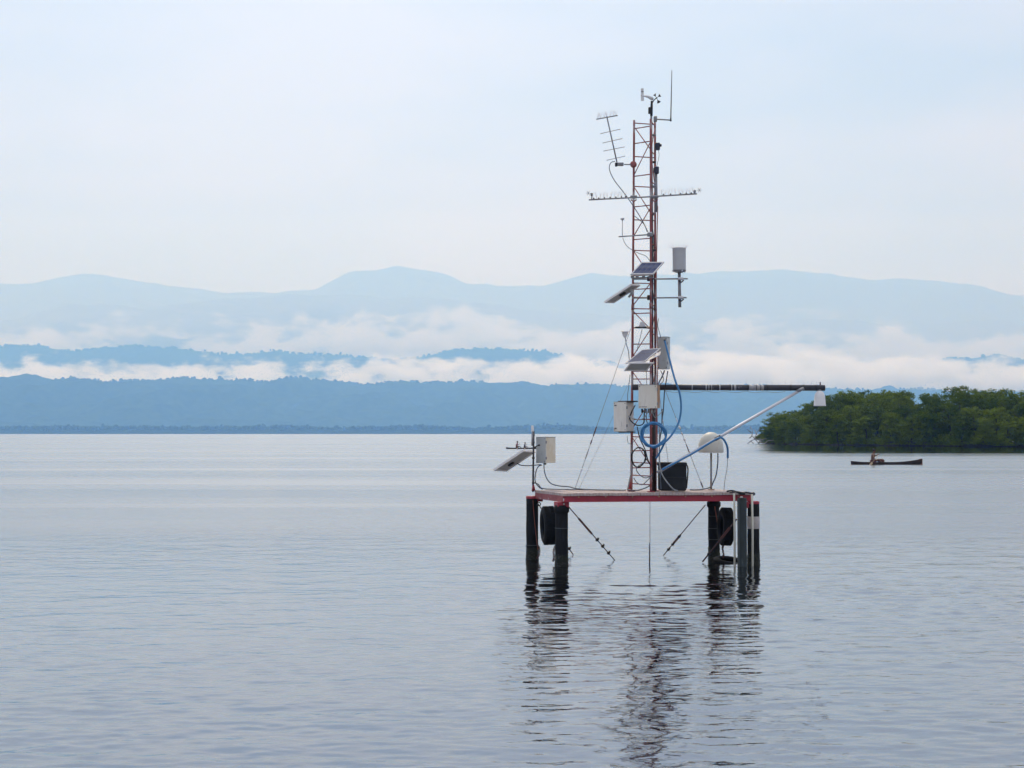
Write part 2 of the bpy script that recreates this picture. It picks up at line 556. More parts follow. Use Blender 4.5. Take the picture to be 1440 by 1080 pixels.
def ridge(name, prof, Y0, depth, step, rough_amp, rough_len, mat, label, rows=26, xmax=1.35, canopy=0.0, spread=0.0, skew=0.0, crest_amp=0.0, crest_len=900.0):
    half = 720 / F * Y0 * xmax
    n = int(2 * half / step) + 1
    X = np.linspace(-half, half, n)
    crest = prof_z(prof, X, Y0 + skew * X)
    if crest_amp: crest = crest + np.array([crest_amp * noise.fractal(Vector((x / crest_len, Y0, 0.5)), 0.9, 2.1, 6) for x in X])
    co = np.zeros((rows, n, 3))
    for r in range(rows):
        v = r / (rows - 4)              # 0 at the foot, 1 at the crest, then falls behind
        if v <= 1: fz = math.sin(v * math.pi / 2) ** 1.15
        else: fz = 1 - (v - 1) * 3.0
        Y = Y0 - depth * (1 - v)
        for i in range(n):
            Yi = Y + skew * X[i]
            q = Vector((X[i] / rough_len, Y / rough_len, 3.3))
            z = crest[i] * fz
            amp = rough_amp * (0.3 + 0.7 * math.sin(min(v, 1) * math.pi)) if v <= 1 else rough_amp * 0.3
            z += amp * (noise.fractal(q, 1.0, 2.1, 4)) - (amp * 0.35 if v < 1 else 0)
            if canopy:
                z += canopy * noise.noise(Vector((X[i] / 60.0, Y / 60.0, 1.7))) + canopy * 0.7 * noise.noise(Vector((X[i] / 26.0, Y / 26.0, 8.7)))
            co[r, i] = (X[i], Yi + (noise.noise(Vector((X[i] / 300, r * .3, 0))) * spread), z if r > 0 else -0.6)
    f = []
    for r in range(rows - 1):
        b = r * n
        f += [(b + i, b + i + 1, b + n + i + 1, b + n + i) for i in range(n - 1)]
    me = bpy.data.meshes.new(name)
    me.from_pydata(co.reshape(-1, 3).tolist(), [], f)
    me.polygons.foreach_set('use_smooth', [True] * len(f))
    me.materials.append(mat)
    o = bpy.data.objects.new(name, me)
    COL.objects.link(o)
    tag(o, label, None, None, 'structure')
    return X, co


profA = [(-400, 405), (0, 400), (60, 395), (90, 388), (115, 385), (150, 387), (200, 394), (260, 402), (330, 411), (400, 410), (450, 407),
         (463, 397), (500, 381), (530, 377), (560, 373), (600, 377), (640, 391), (670, 400), (700, 401), (760, 401), (800, 392),
         (830, 388), (870, 391), (920, 388), (960, 383), (1010, 378), (1060, 380), (1120, 383), (1180, 390), (1220, 394),
         (1260, 393), (1300, 395), (1360, 404), (1440, 412), (1900, 430)]
profB = [(-400, 452), (0, 447), (60, 444), (90, 438), (140, 428), (250, 424), (400, 418), (520, 417), (600, 424), (700, 434), (850, 444),
         (1000, 446), (1200, 456), (1440, 462), (1900, 470)]
profC = [(-400, 490), (0, 486), (40, 485), (80, 489), (130, 490), (190, 486), (240, 491), (290, 496), (350, 497), (430, 498), (500, 503),
         (560, 505), (600, 500), (640, 494), (700, 492), (760, 496), (800, 503), (850, 508), (900, 522), (1000, 528), (1200, 530),
         (1260, 524), (1290, 512), (1340, 503), (1400, 500), (1440, 508), (1900, 515)]
profD = [(-400, 545), (0, 540), (40, 533), (100, 530), (200, 533), (300, 535), (400, 533), (500, 537), (600, 540), (700, 541), (800, 542),
         (900, 543), (1000, 544), (1100, 545), (1440, 549), (1900, 555)]
profE = [(-400, 597), (0, 597), (300, 597), (700, 596), (1100, 595), (1900, 596)]
ridge('mountains', profA, 19000, 4200, 60, 240, 1300, m_far, 'pale blue mountain range on the horizon', crest_amp=55, crest_len=1500, rows=44)
ridge('mountain_foothills', profB, 15500, 2800, 50, 190, 900, m_far, 'hazy foothills below the mountain range', crest_amp=75, crest_len=1300, rows=44)
XC, coC = ridge('wooded_ridge', profC, 12000, 1500, 18, 60, 500, m_hill, 'blue wooded ridge rising out of the mist', canopy=13, crest_amp=9, crest_len=300)
XD, coD = ridge('hills', profD, 9000, 1700, 14, 90, 420, m_hill, 'blue forested hill behind the far shore', rows=60, canopy=10, skew=0.35, crest_amp=6, crest_len=300)


# tree crowns poking out of the ridgelines: far-off woods that read as one mass
def blob_mass(name, pts, sizes, mat, label):
    ico = [(0, 0, 1), (0.89, 0, 0.45), (0.28, 0.85, 0.45), (-0.72, 0.53, 0.45), (-0.72, -0.53, 0.45), (0.28, -0.85, 0.45),
           (0.72, 0.53, -0.45), (-0.28, 0.85, -0.45), (-0.89, 0, -0.45), (-0.28, -0.85, -0.45), (0.72, -0.53, -0.45), (0, 0, -1)]
    icf = [(0, 1, 2), (0, 2, 3), (0, 3, 4), (0, 4, 5), (0, 5, 1), (1, 6, 2), (2, 7, 3), (3, 8, 4), (4, 9, 5), (5, 10, 1),
           (6, 7, 2), (7, 8, 3), (8, 9, 4), (9, 10, 5), (10, 6, 1), (11, 7, 6), (11, 8, 7), (11, 9, 8), (11, 10, 9), (11, 6, 10)]
    vs, fs = [], []
    for p, s_ in zip(pts, sizes):
        n0 = len(vs)
        sq = random.uniform(0.6, 1.1)
        for v in ico:
            j = random.uniform(0.75, 1.25)
            vs.append((p[0] + v[0] * s_ * j, p[1] + v[1] * s_ * j, p[2] + v[2] * s_ * sq * j))
        fs += [(a + n0, b + n0, c + n0) for a, b, c in icf]
    me = bpy.data.meshes.new(name)
    me.from_pydata(vs, [], fs)
    me.polygons.foreach_set('use_smooth', [True] * len(fs))
    me.materials.append(mat)
    o = bpy.data.objects.new(name, me)
    COL.objects.link(o)
    tag(o, label, 'trees', None, 'stuff')
    return o


pts, sz = [], []
for (X_, co_, sc, cnt, r0) in ((XC, coC, 12, 1100, 1), (XD, coD, 9, 1500, 1)):
    rows = co_.shape[0]
    for k in range(cnt):
        i = random.randrange(co_.shape[1])
        r = rows - 4 - int(abs(random.gauss(0, 1)) * r0 * 0.5)
        r = max(2, min(rows - 3, r))
        c = co_[r, i]
        s_ = sc * random.uniform(0.6, 1.5)
        tall = sc * (0.9 if random.random() < 0.06 else random.uniform(-0.6, 0.35))
        pts.append((c[0] + random.uniform(-4, 4), c[1] + random.uniform(-8, 8), c[2] + tall))
        sz.append(s_)
blob_mass('ridge_forest', pts, sz, m_hill, 'far wooded crests of the blue hills')

pts, sz = [], []
for k in range(5200):
    X = random.uniform(-2500, 2500)
    Y = 5200 + random.uniform(0, 140)
    top = 33 + 10 * noise.noise(Vector((X / 260, 0, 0))) + 3.5 * noise.noise(Vector((X / 30, 2, 0)))
    if random.random() < 0.02: top += 7
    s_ = random.uniform(4.5, 9.0)
    frac = random.random() ** 0.5
    pts.append((X, Y, 0.5 + (top - s_) * frac))
    sz.append(s_)
m_shore = M('shore_forest', (0.02, 0.035, 0.02), (0.035, 0.055, 0.03), 0.05, 0.95, spec=0.0)
blob_mass('shore_forest', pts, sz, m_shore, 'low dark belt of trees along the far shore')
sb = MB()
n = 300
for i in range(n):
    pass
vs, fs = [], []
for i in range(n + 1):
    X = -2600 + 5200 * i / n
    j = 10 * noise.noise(Vector((X / 90, 5, 0)))
    vs += [(X, 5185 + j, -0.5), (X, 5200 + j, 14), (X, 5345, 22.0), (X, 5380, -0.5)]
for i in range(n):
    a = i * 4
    fs += [(a + k, a + 4 + k, a + 5 + k, a + 1 + k) for k in range(3)]
MB().add(vs, fs, True).build('far_shore', m_shore, kind='structure', label='low far shore under the belt of trees')

# ------------------------------------------------------------------ air: haze and mist banks
hz = MB().box((0, 10500, 1250), (14500, 12500, 1251))
mh = bpy.data.materials.new('haze_air')
mh.use_nodes = True
t = mh.node_tree
t.nodes.clear()
vo = t.nodes.new('ShaderNodeOutputMaterial')
pv = t.nodes.new('ShaderNodeVolumePrincipled')
pv.inputs['Color'].default_value = (0.23, 0.50, 1.0, 1)
pv.inputs['Absorption Color'].default_value = (1, 1, 1, 1)
pv.inputs['Density'].default_value = 1.6e-4
pv.inputs['Anisotropy'].default_value = 0.55
t.links.new(pv.outputs[0], vo.inputs['Volume'])
o = hz.build('haze', mh, kind='stuff', label='pale blue air between the lake and the far mountains')
HAZE = o


def mist_bank(name, label, c, half, dens, nscale, lo, hi, zc, zw, step, seed, xfade=None, veil=0.0):
    """soft volume; zc = height of the densest layer (m), zw = how far it reaches above; all inside its own box"""
    m = bpy.data.materials.new(name + '_volume')
    m.use_nodes = True
    t = m.node_tree
    t.nodes.clear()
    vo = t.nodes.new('ShaderNodeOutputMaterial')
    pv = t.nodes.new('ShaderNodeVolumePrincipled')
    pv.inputs['Color'].default_value = (0.99, 0.99, 0.995, 1)
    pv.inputs['Absorption Color'].default_value = (1, 1, 1, 1)
    pv.inputs['Anisotropy'].default_value = 0.5
    g = t.nodes.new('ShaderNodeNewGeometry')
    mp_ = t.nodes.new('ShaderNodeMapping')
    mp_.inputs['Location'].default_value = (seed * 3.1, seed * 1.7, seed)
    mp_.inputs['Scale'].default_value = (0.85, 0.6, 1.8)
    t.links.new(g.outputs['Position'], mp_.inputs['Vector'])
    n1 = t.nodes.new('ShaderNodeTexNoise')
    n1.inputs['Scale'].default_value = nscale
    n1.inputs['Detail'].default_value = 6
    n1.inputs['Roughness'].default_value = 0.66
    t.links.new(mp_.outputs[0], n1.inputs['Vector'])
    sx = t.nodes.new('ShaderNodeSeparateXYZ')
    t.links.new(g.outputs['Position'], sx.inputs[0])

    def mr(src, a, b_, c_, d):
        q = t.nodes.new('ShaderNodeMapRange')
        q.interpolation_type = 'SMOOTHSTEP'
        q.inputs[1].default_value = a; q.inputs[2].default_value = b_
        q.inputs[3].default_value = c_; q.inputs[4].default_value = d
        t.links.new(src, q.inputs[0])
        return q.outputs[0]

    def ma(op, a, b_):
        q = t.nodes.new('ShaderNodeMath'); q.operation = op
        for i, x in enumerate((a, b_)):
            if hasattr(x, 'type'): t.links.new(x, q.inputs[i])
            else: q.inputs[i].default_value = x
        return q.outputs[0]

    # the noise threshold rises with height so the top breaks into wisps
    up = mr(sx.outputs[2], zc, zc + zw, 0.0, 1.0)
    val = ma('SUBTRACT', n1.outputs['Fac'], ma('MULTIPLY', up, hi - lo))
    if xfade:
        rx = t.nodes.new('ShaderNodeValToRGB')
        rx.color_ramp.interpolation = 'EASE'
        els = rx.color_ramp.elements
        els[0].position = xfade[0][0]; els[0].color = (xfade[0][1],) * 3 + (1,)
        els[1].position = xfade[-1][0]; els[1].color = (xfade[-1][1],) * 3 + (1,)
        for (a, b_) in xfade[1:-1]:
            e = els.new(a); e.color = (b_,) * 3 + (1,)
        qx = t.nodes.new('ShaderNodeMapRange')
        qx.inputs[1].default_value = -0.364 * c[1]; qx.inputs[2].default_value = 0.364 * c[1]
        t.links.new(sx.outputs[0], qx.inputs[0])
        t.links.new(qx.outputs[0], rx.inputs[0])
        val = ma('ADD', val, ma('MULTIPLY', ma('SUBTRACT', rx.outputs[0], 0.5), 0.5))
    d = mr(val, lo, lo + 0.13, 0.0, dens)
    if veil: d = ma('ADD', d, mr(sx.outputs[2], zc, c[2] + half[2] * .9, veil, veil * .4))
    # soft ends of the box
    d = ma('MULTIPLY', d, mr(sx.outputs[2], c[2] + half[2] * 0.8, c[2] + half[2], 1.0, 0.0))
    d = ma('MULTIPLY', d, mr(sx.outputs[2], c[2] - half[2], c[2] - half[2] * 0.7, 0.0, 1.0))
    t.links.new(d, pv.inputs['Density'])
    t.links.new(pv.outputs[0], vo.inputs['Volume'])
    m.cycles.volume_step_rate = step
    o = MB().box(c, half).build(name, m, kind='stuff', label=label)
    return o


# low bank between the near hill and the wooded ridge
mist_bank('mist_bank', 'white mist lying behind the forested hill', (0, 10350, 500), (5200, 480, 205), 0.010, 1 / 300, 0.43, 0.72, 400, 330, 0.25, 3,
          xfade=[(0.0, 0.45), (0.12, 0.41), (0.3, 0.44), (0.5, 0.53), (0.75, 0.66), (0.9, 0.52), (1.0, 0.55)])
# higher, thinner cloud in front of the mountains
mist_bank('low_cloud', 'thin torn cloud drifting before the mountains', (0, 13900, 1250), (7200, 700, 1000), 0.006, 1 / 560, 0.45, 0.78, 640, 1000, 0.25, 8,
          veil=6.5e-4, xfade=[(0.0, 0.5), (0.2, 0.56), (0.4, 0.64), (0.6, 0.6), (0.75, 0.54), (0.85, 0.5), (1.0, 0.54)])

# ------------------------------------------------------------------ mangrove island
def leaf_material(name, base):
    m = bpy.data.materials.new(name)
    m.use_nodes = True
    t = m.node_tree
    t.nodes.clear()
    out = t.nodes.new('ShaderNodeOutputMaterial')
    g = t.nodes.new('ShaderNodeNewGeometry')
    n = t.nodes.new('ShaderNodeTexNoise'); n.inputs['Scale'].default_value = 0.3; n.inputs['Detail'].default_value = 6
    t.links.new(g.outputs['Position'], n.inputs['Vector'])
    oi = t.nodes.new('ShaderNodeObjectInfo')
    add = t.nodes.new('ShaderNodeMath'); add.operation = 'MULTIPLY_ADD'
    t.links.new(oi.outputs['Random'], add.inputs[0]); add.inputs[1].default_value = 0.35
    t.links.new(n.outputs['Fac'], add.inputs[2])
    r = t.nodes.new('ShaderNodeValToRGB')
    e = r.color_ramp.elements
    e[0].position = 0.45; e[0].color = (base[0] * .55, base[1] * .6, base[2] * .6, 1)
    e[1].position = 0.85; e[1].color = (base[0] * 1.6, base[1] * 1.35, base[2] * 1.0, 1)
    t.links.new(add.outputs[0], r.inputs[0])
    d = t.nodes.new('ShaderNodeBsdfDiffuse')
    tr = t.nodes.new('ShaderNodeBsdfTranslucent')
    ms = t.nodes.new('ShaderNodeMixShader'); ms.inputs[0].default_value = 0.25
    t.links.new(r.outputs[0], d.inputs[0]); t.links.new(r.outputs[0], tr.inputs[0])
    t.links.new(d.outputs[0], ms.inputs[1]); t.links.new(tr.outputs[0], ms.inputs[2])
    t.links.new(ms.outputs[0], out.inputs[0])
    return m


m_leaf = leaf_material('mangrove_leaves', (0.115, 0.175, 0.02))
m_bark = M('mangrove_bark', (0.05, 0.042, 0.032), (0.03, 0.026, 0.02), 3, 0.9)
m_dead = M('bleached_driftwood', (0.3, 0.27, 0.25), (0.18, 0.16, 0.15), 3, 0.9)
m_mud = M('dark_mud', (0.03, 0.028, 0.022), (0.045, 0.04, 0.03), 2, 0.9)


def crown_mesh(seed, n_lobes=19, leaves=6000, h=8.0, w=3.1):
    rnd = random.Random(seed)
    lobes = []
    for k in range(n_lobes):
        a = rnd.uniform(0, 2 * math.pi)
        zf = rnd.uniform(0.10, 0.93)
        rad = w * math.sqrt(max(0.05, 1 - ((zf - 0.42) / 0.66) ** 2)) * rnd.uniform(0.35, 0.78)
        lobes.append((Vector((math.cos(a) * rad, math.sin(a) * rad, h * zf)), rnd.uniform(0.7, 1.45)))
    lobes.append((Vector((rnd.uniform(-.4, .4), rnd.uniform(-.4, .4), h * 0.93)), 1.0))
    lobes.append((Vector((0, 0, h * 0.5)), 1.9))
    vs, fs = [], []
    tot = sum(l[1] ** 2 for l in lobes)
    for c, r in lobes:
        cnt = int(leaves * r * r / tot)
        # a lobe is itself a cloud of sprays
        sprays = []
        for q in range(max(6, cnt // 26)):
            d = Vector((rnd.gauss(0, 1), rnd.gauss(0, 1), rnd.gauss(0.25, 1))).normalized()
            sprays.append((c + Vector((d.x, d.y, d.z * 0.72)) * r * rnd.uniform(0.7, 1.08), d))
        for q in range(cnt):
            sp, d = rnd.choice(sprays)
            p = sp + Vector((rnd.gauss(0, .2), rnd.gauss(0, .2), rnd.gauss(0, .13)))
            nrm = (d * 0.6 + Vector((rnd.gauss(0, .6), rnd.gauss(0, .6), rnd.gauss(0.5, .5)))).normalized()
            u = nrm.orthogonal().normalized()
            u = Matrix.Rotation(rnd.uniform(0, 6.28), 3, nrm) @ u
            v = nrm.cross(u)
            s1, s2 = rnd.uniform(0.10, 0.2), rnd.uniform(0.055, 0.1)
            n0 = len(vs)
            vs += [p - u * s1, p - v * s2, p + u * s1, p + v * s2]
            fs.append((n0, n0 + 1, n0 + 2, n0 + 3))
    me = bpy.data.meshes.new('crown')
    me.from_pydata([tuple(v) for v in vs], [], fs)
    me.materials.append(m_leaf)
    return me


def trunk_mesh(seed, h=8.0):
    rnd = random.Random(seed)
    b = MB()
    p = Vector((0, 0, 0.9)); pts_ = [p.copy()]
    for k in range(5):
        p = p + Vector((rnd.uniform(-.3, .3), rnd.uniform(-.3, .3), h * 0.14))
        pts_.append(p.copy())
    b.tube(pts_, [0.16, 0.14, 0.12, 0.10, 0.07, 0.04], 7)
    for k in range(7):
        s_ = pts_[rnd.randrange(1, 5)]
        a = rnd.uniform(0, 6.28); l = rnd.uniform(1.2, 2.3)
        e = s_ + Vector((math.cos(a) * l, math.sin(a) * l, rnd.uniform(.6, 1.8)))
        b.tube([s_, (s_ + e) / 2 + Vector((0, 0, -.12)), e], [0.07, 0.05, 0.02], 5)
    for k in range(8):           # stilt roots
        a = 6.28 * k / 8 + rnd.uniform(-.3, .3); l = rnd.uniform(0.9, 1.9)
        o_ = Vector((0, 0, rnd.uniform(0.7, 1.5)))
        d = Vector((math.cos(a), math.sin(a), 0))
        b.tube([o_, o_ + d * l * .5 + Vector((0, 0, .12)), o_ + d * l * .9 + Vector((0, 0, -o_.z * .55)), Vector((d.x * l, d.y * l, -0.3))], [.05, .045, .04, .035], 5)
    return b.build('trunk', m_bark, mesh_only=True)


crowns = [crown_mesh(100 + k) for k in range(7)]
trunks = [trunk_mesh(200 + k) for k in range(4)]


def shoreY(px):
    return float(np.interp(px, [1060, 1080, 1120, 1200, 1320, 1440, 1700], [292, 288, 272, 252, 236, 226, 216]))


def topY(px):
    return float(np.interp(px, [1055, 1066, 1075, 1090, 1110, 1130, 1145, 1162, 1180, 1220, 1260, 1310, 1350, 1440, 1700],
                           [620, 606, 592, 581, 575, 569, 561, 555, 550, 547, 548, 545, 547, 547, 548]))


ORD = ['first', 'second', 'third', 'fourth', 'fifth', 'sixth', 'seventh', 'eighth', 'ninth', 'tenth', 'eleventh', 'twelfth', 'thirteenth',
       'fourteenth', 'fifteenth', 'sixteenth', 'seventeenth', 'eighteenth', 'nineteenth', 'twentieth']
cnt_row = {}
tree_n = 0
rnd = random.Random(11)
for row in range(6):
    px = 1068 + row * 9
    while px < 1530:
        Ys = shoreY(px)
        Y = Ys + 1.5 + row * 4.2 + rnd.uniform(-1, 1)
        X = (px - 720) / F * Y
        ztop = CAM_H + (609.5 - topY(px)) / F * Y
        frac = [0.60, 0.78, 0.92, 1.0, 1.02, 1.0][row] * rnd.uniform(0.93, 1.09)
        h = max(2.0, ztop * frac * 0.94)
        root = empty('mangrove_tree', (X, Y, 0.0),
                     ['green mangrove tree leaning over the water in the front row of the island',
                      'green mangrove tree in the second row behind the island shore',
                      'green mangrove tree in the middle of the island stand',
                      'mangrove tree forming the skyline of the island',
                      'tall mangrove tree forming the rear skyline of the island',
                      'mangrove tree at the back of the island stand'][row],
                     'tree', ['front row mangrove trees on the island', 'second row mangrove trees on the island',
                              'middle mangrove trees on the island', 'skyline mangrove trees on the island',
                              'rear skyline mangrove trees on the island', 'back mangrove trees on the island'][row])
        if px < 1075 and row == 0:
            root['label'] = 'smallest mangrove bush at the left tip of the island'
            del root['group']
        elif row in (0, 3):
            cnt_row[row] = cnt_row.get(row, 0) + 1
            k_ = min(cnt_row[row], len(ORD))
            root['label'] = ('%s front row mangrove from the island tip, leaning over the water' if row == 0
                             else '%s crown from the left along the island skyline') % ORD[k_ - 1]
        cm = crowns[tree_n % 7] if rnd.random() < 0.5 else rnd.choice(crowns)
        c = bpy.data.objects.new('crown', cm); COL.objects.link(c); c.parent = root
        wsc = (h / 8.0) ** 0.6 * rnd.uniform(0.9, 1.15)
        c.scale = (wsc, wsc, h / 8.2)
        c.rotation_euler = (0, 0, rnd.uniform(0, 6.28))
        tk = bpy.data.objects.new('trunk', rnd.choice(trunks)); COL.objects.link(tk); tk.parent = root
        tk.scale = (wsc, wsc, h / 8.2)
        tk.rotation_euler = (0, 0, rnd.uniform(0, 6.28))
        tree_n += 1
        px += rnd.uniform(3.3, 5.2) * F / Y * (0.55 if px < 1100 else 1)

# mud bank under the trees
vs, fs = [], []
N = 60
for i in range(N + 1):
    px = 1075 + (1640 - 1075) * i / N
    Ys = shoreY(px) + 1.2 + 0.8 * noise.noise(Vector((i * .6, 0, 0)))
    for (dy, z) in ((0, -0.25), (1.5, 0.25), (8, 0.6), (26, 0.6), (32, -0.3)):
        Y = Ys + dy
        vs.append(((px - 720) / F * Ys + dy * 0.25, Y, z + (0.1 * noise.noise(Vector((i, dy, 0))) if z > 0 else 0)))
for i in range(N):
    for k in range(4):
        a = i * 5 + k
        fs.append((a, a + 5, a + 6, a + 1))
MB().add(vs, fs, True).build('island_ground', m_mud, kind='structure', label='dark mud bank under the mangroves')

# low leafy edge hanging over the water: nobody could count it
vs, fs = [], []
for k in range(11000):
    px = 1070 + (1600 - 1070) * rnd.random()
    Y = shoreY(px) + abs(rnd.gauss(0, 3.2)) + 0.5
    X = (px - 720) / F * Y
    z = 0.25 + abs(rnd.gauss(0, 1.0)) + 0.5 * noise.noise(Vector((X / 3, Y / 3, 0)))
    z = min(z, 1.9)
    p = Vector((X, Y, max(0.22, z)))
    nrm = Vector((rnd.gauss(0, .6), rnd.gauss(-.4, .6), rnd.gauss(0.5, .5))).normalized()
    u = Matrix.Rotation(rnd.uniform(0, 6.28), 3, nrm) @ nrm.orthogonal().normalized()
    v = nrm.cross(u)
    n0 = len(vs); s1, s2 = rnd.uniform(.12, .24), rnd.uniform(.07, .12)
    vs += [tuple(p - u * s1), tuple(p - v * s2), tuple(p + u * s1), tuple(p + v * s2)]
    fs.append((n0, n0 + 1, n0 + 2, n0 + 3))
me = bpy.data.meshes.new('mangrove_undergrowth'); me.from_pydata(vs, [], fs); me.materials.append(m_leaf)
o = bpy.data.objects.new('mangrove_undergrowth', me); COL.objects.link(o)
tag(o, 'low mangrove foliage hanging along the island waterline', 'foliage', None, 'stuff')

# bleached dead branches at the island tip
Yd = 284
db = MB()
rd = random.Random(3)
def dp(px, py, dy=0): return P(px, py, Yd + dy)
for a in ([(1050, 625.5), (1056, 620), (1063, 617.5), (1072, 618)], [(1054, 616), (1057, 613), (1058, 606), (1055, 600)],
          [(1058, 613), (1062, 618), (1068, 624)], [(1062, 617), (1064, 609), (1069, 603)], [(1066, 624.5), (1070, 619), (1078, 617)],
          [(1056, 620), (1060, 624.5)], [(1057, 609), (1051, 604)], [(1064, 611), (1061, 604)], [(1068, 618), (1074, 624.5)],
          [(1075, 624.5), (1080, 620), (1088, 619)]):
    pp = [dp(x, y, rd.uniform(-1.5, 1.5)) for x, y in a]
    db.tube(spline(pp, 4), [0.09 - 0.05 * i / (len(pp) * 4) for i in range((len(pp) - 1) * 4 + 1)], 6)
db.build('dead_branch', m_dead, label='bleached dead branches sticking out of the water at the island tip', cat='driftwood')

# ------------------------------------------------------------------ platform
FL = Vector((0.826, 22.7, 0)); FR = Vector((3.947, 23.1, 0)); BL = Vector((0.388, 24.0, 0)); BR = FR + BL - FL
U = (FR - FL); UL = U.length; U = U.normalized()
V = (BL - FL); VL = V.length; V = V.normalized()
Z = Vector((0, 0, 1))
Z_BB, Z_BT, Z_DK = 1.043, 1.14, 1.188


def D(u, v, z=Z_DK):
    """point on the platform: u along the front edge 0..1, v towards the back 0..1"""
    return FL + U * (UL * u) + V * (VL * v) + Z * z


plat = empty('platform', (FL + FR + BL + BR) / 4, 'red steel work platform with worn board deck standing on black piles in the lake', 'platform')


def beam(a, b, out):
    """channel: web outside, flanges inwards"""
    d = (b - a).normalized()
    mb = MB()
    L_ = (b - a).length / 2
    c = (a + b) / 2
    h = (Z_BT - Z_BB) / 2
    zc = (Z_BT + Z_BB) / 2
    mb.box(c + Z * zc - out * 0.004, (L_, 0.004, h), (d, out, Z))
    mb.box(c + Z * (Z_BT - 0.004) - out * 0.036, (L_, 0.028, 0.004), (d, out, Z))
    mb.box(c + Z * (Z_BB + 0.004) - out * 0.036, (L_, 0.028, 0.004), (d, out, Z))
    return mb


nV = Vector((U.y, -U.x, 0))          # outward normal of the front
nU = Vector((-V.y, V.x, 0))          # outward normal of the left side
if nV.y > 0: nV = -nV
if nU.x > 0: nU = -nU
g0 = 0.012
beam(FL + U * g0, FR - U * g0, nV).build('beam', m_red, plat)
beam(BL + U * g0, BR - U * g0, -nV).build('beam', m_red, plat)
beam(FL + V * g0, BL - V * g0, nU).build('beam', m_redpale, plat, label='pale pink red beam on the short side')
beam(FR + V * g0, BR - V * g0, -nU).build('beam', m_red, plat)
for k in (0.28, 0.5, 0.72):
    a = FL + U * UL * k + V * 0.08; b = a + V * (VL - 0.16)
    MB().box((a + b) / 2 + Z * 1.09, (0.03, (VL - .16) / 2, 0.04), (U, V, Z)).build('cross_beam', m_red, plat)
# deck boards
npl = 30
rp_ = random.Random(4)
for i in range(npl):
    w = UL / npl
    c = FL + U * (w * (i + .5)) + V * (VL / 2 + rp_.uniform(-.008, .008)) + Z * ((Z_BT + Z_DK) / 2 + 0.002 + rp_.uniform(-.003, .003))
    MB().box(c, (w / 2 - 0.004, VL / 2 + 0.03 + rp_.uniform(-.012, .006), (Z_DK - Z_BT) / 2 - 0.003), (U, V, Z)).build('plank', m_deck, plat)
# front bolts on the beam lip
for k in range(7):
    c = FL + U * UL * (0.08 + k * 0.14) + nV * 0.006 + Z * 1.125
    MB().lathe(c, [(0.0, 0.01), (0.011, 0.01), (0.011, 0.0)], nV, 6).build('bolt', m_rust, plat)


# piles
def pile(px, Y, ztop, r, cap, white=None, rings=(), collar=True):
    X = (px - 720) / F * Y
    c = Vector((X, Y, 0))
    mb = MB()
    nseg = 14
    rr = []
    pts_ = []
    for i in range(nseg + 1):
        z = -0.9 + (ztop + 0.9) * i / nseg
        pts_.append(c + Z * z + Vector((0.006 * noise.noise(Vector((px, z * 3, 0))), 0.006 * noise.noise(Vector((px, z * 3, 4))), 0)))
        rr.append(r * (1 + 0.03 * noise.noise(Vector((z * 5, px, 1)))))
    mb.tube(pts_, rr, 20)
    p = mb.build('pile', m_pile, plat)
    cr = MB()
    rc = random.Random(int(px))
    for k in range(150):
        a_ = rc.uniform(0, 6.283); zz_ = abs(rc.gauss(0, .11)) - .03
        d_ = Vector((math.cos(a_), math.sin(a_), 0))
        cr.ball(c + d_ * r * 1.0 + Z * zz_, rc.uniform(.006, .014), 6, (1, 1, .8))
    cr.build('barnacle_crust', m_crust, p, kind='stuff')
    MB().lathe(c + Z * (-.2), [(r * 1.03, 0), (r * 1.035, .3), (r * 1.025, .36 + .02 * math.sin(px)), (r * 1.0, .4)], Z, 20).build('tide_band', m_algae, p)
    if cap:
        MB().lathe(c + Z * (ztop - 0.03), [(r * 1.02, 0), (r * 1.03, 0.035), (r * 0.9, 0.045), (0, 0.047)], Z, 20).build('pile_cap', m_red, p)
    if white:
        MB().lathe(c + Z * white[0], [(r * 1.02, 0), (r * 1.04, 0.01), (r * 1.04, white[1] - white[0] - .01), (r * 1.02, white[1] - white[0])], Z, 20).build('white_band', m_white, p)
    for z in rings:
        MB().torus(c + Z * z, Z, r * 1.02, 0.006, 24, 6).build('joint_ring', m_pilering, p)
    if collar:
        MB().lathe(c + Z * (ztop - 0.13), [(r * 1.02, 0), (r * 1.2, 0.03), (r * 1.22, 0.09), (r * 1.02, 0.115)], Z, 20).build('collar', m_pile, p)
    return c


cA = pile(748.3, 24.05, 1.07, 0.103, True, collar=False, rings=(0.25,))
cB = pile(789.5, 22.85, 0.99, 0.104, False, rings=(0.62,))
cC = pile(1003.0, 24.3, 1.0, 0.098, False, rings=(0.73, 0.52, 0.33))
cE = pile(1058.5, 23.15, 1.025, 0.098, True, white=(0.59, 0.79), collar=False)
# brackets tying deck and pile tops
MB().rbox(cB + Z * 1.0, (0.095, 0.09, 0.043), (U, V, Z), 0.008).build('bracket', m_red, plat)
MB().rbox(cB + Z * 1.012 + Vector((.035, -.097, 0)), (0.012, 0.01, 0.014)).build('bracket_plate', m_white, plat)
MB().rbox(cC + Z * 1.02, (0.09, 0.09, 0.022), (U, V, Z), 0.008).build('bracket', m_red, plat)
MB().rbox(cA + Z * 1.02 + Vector((.12, 0, 0)), (0.05, 0.05, 0.03), (U, V, Z), 0.008).build('bracket', m_red, plat)
MB().rbox(cE + Z * 0.98 + Vector((-.1, .0, 0)), (0.05, 0.06, 0.05), (U, V, Z), 0.008).build('bracket', m_red, plat)
MB().lathe(P(758, 709, 23.9), [(0.02, -.02), (0.035, -.015), (0.035, .015), (0.02, .02)], Vector((0, 1, 0)), 14).build('pulley', m_black, plat)

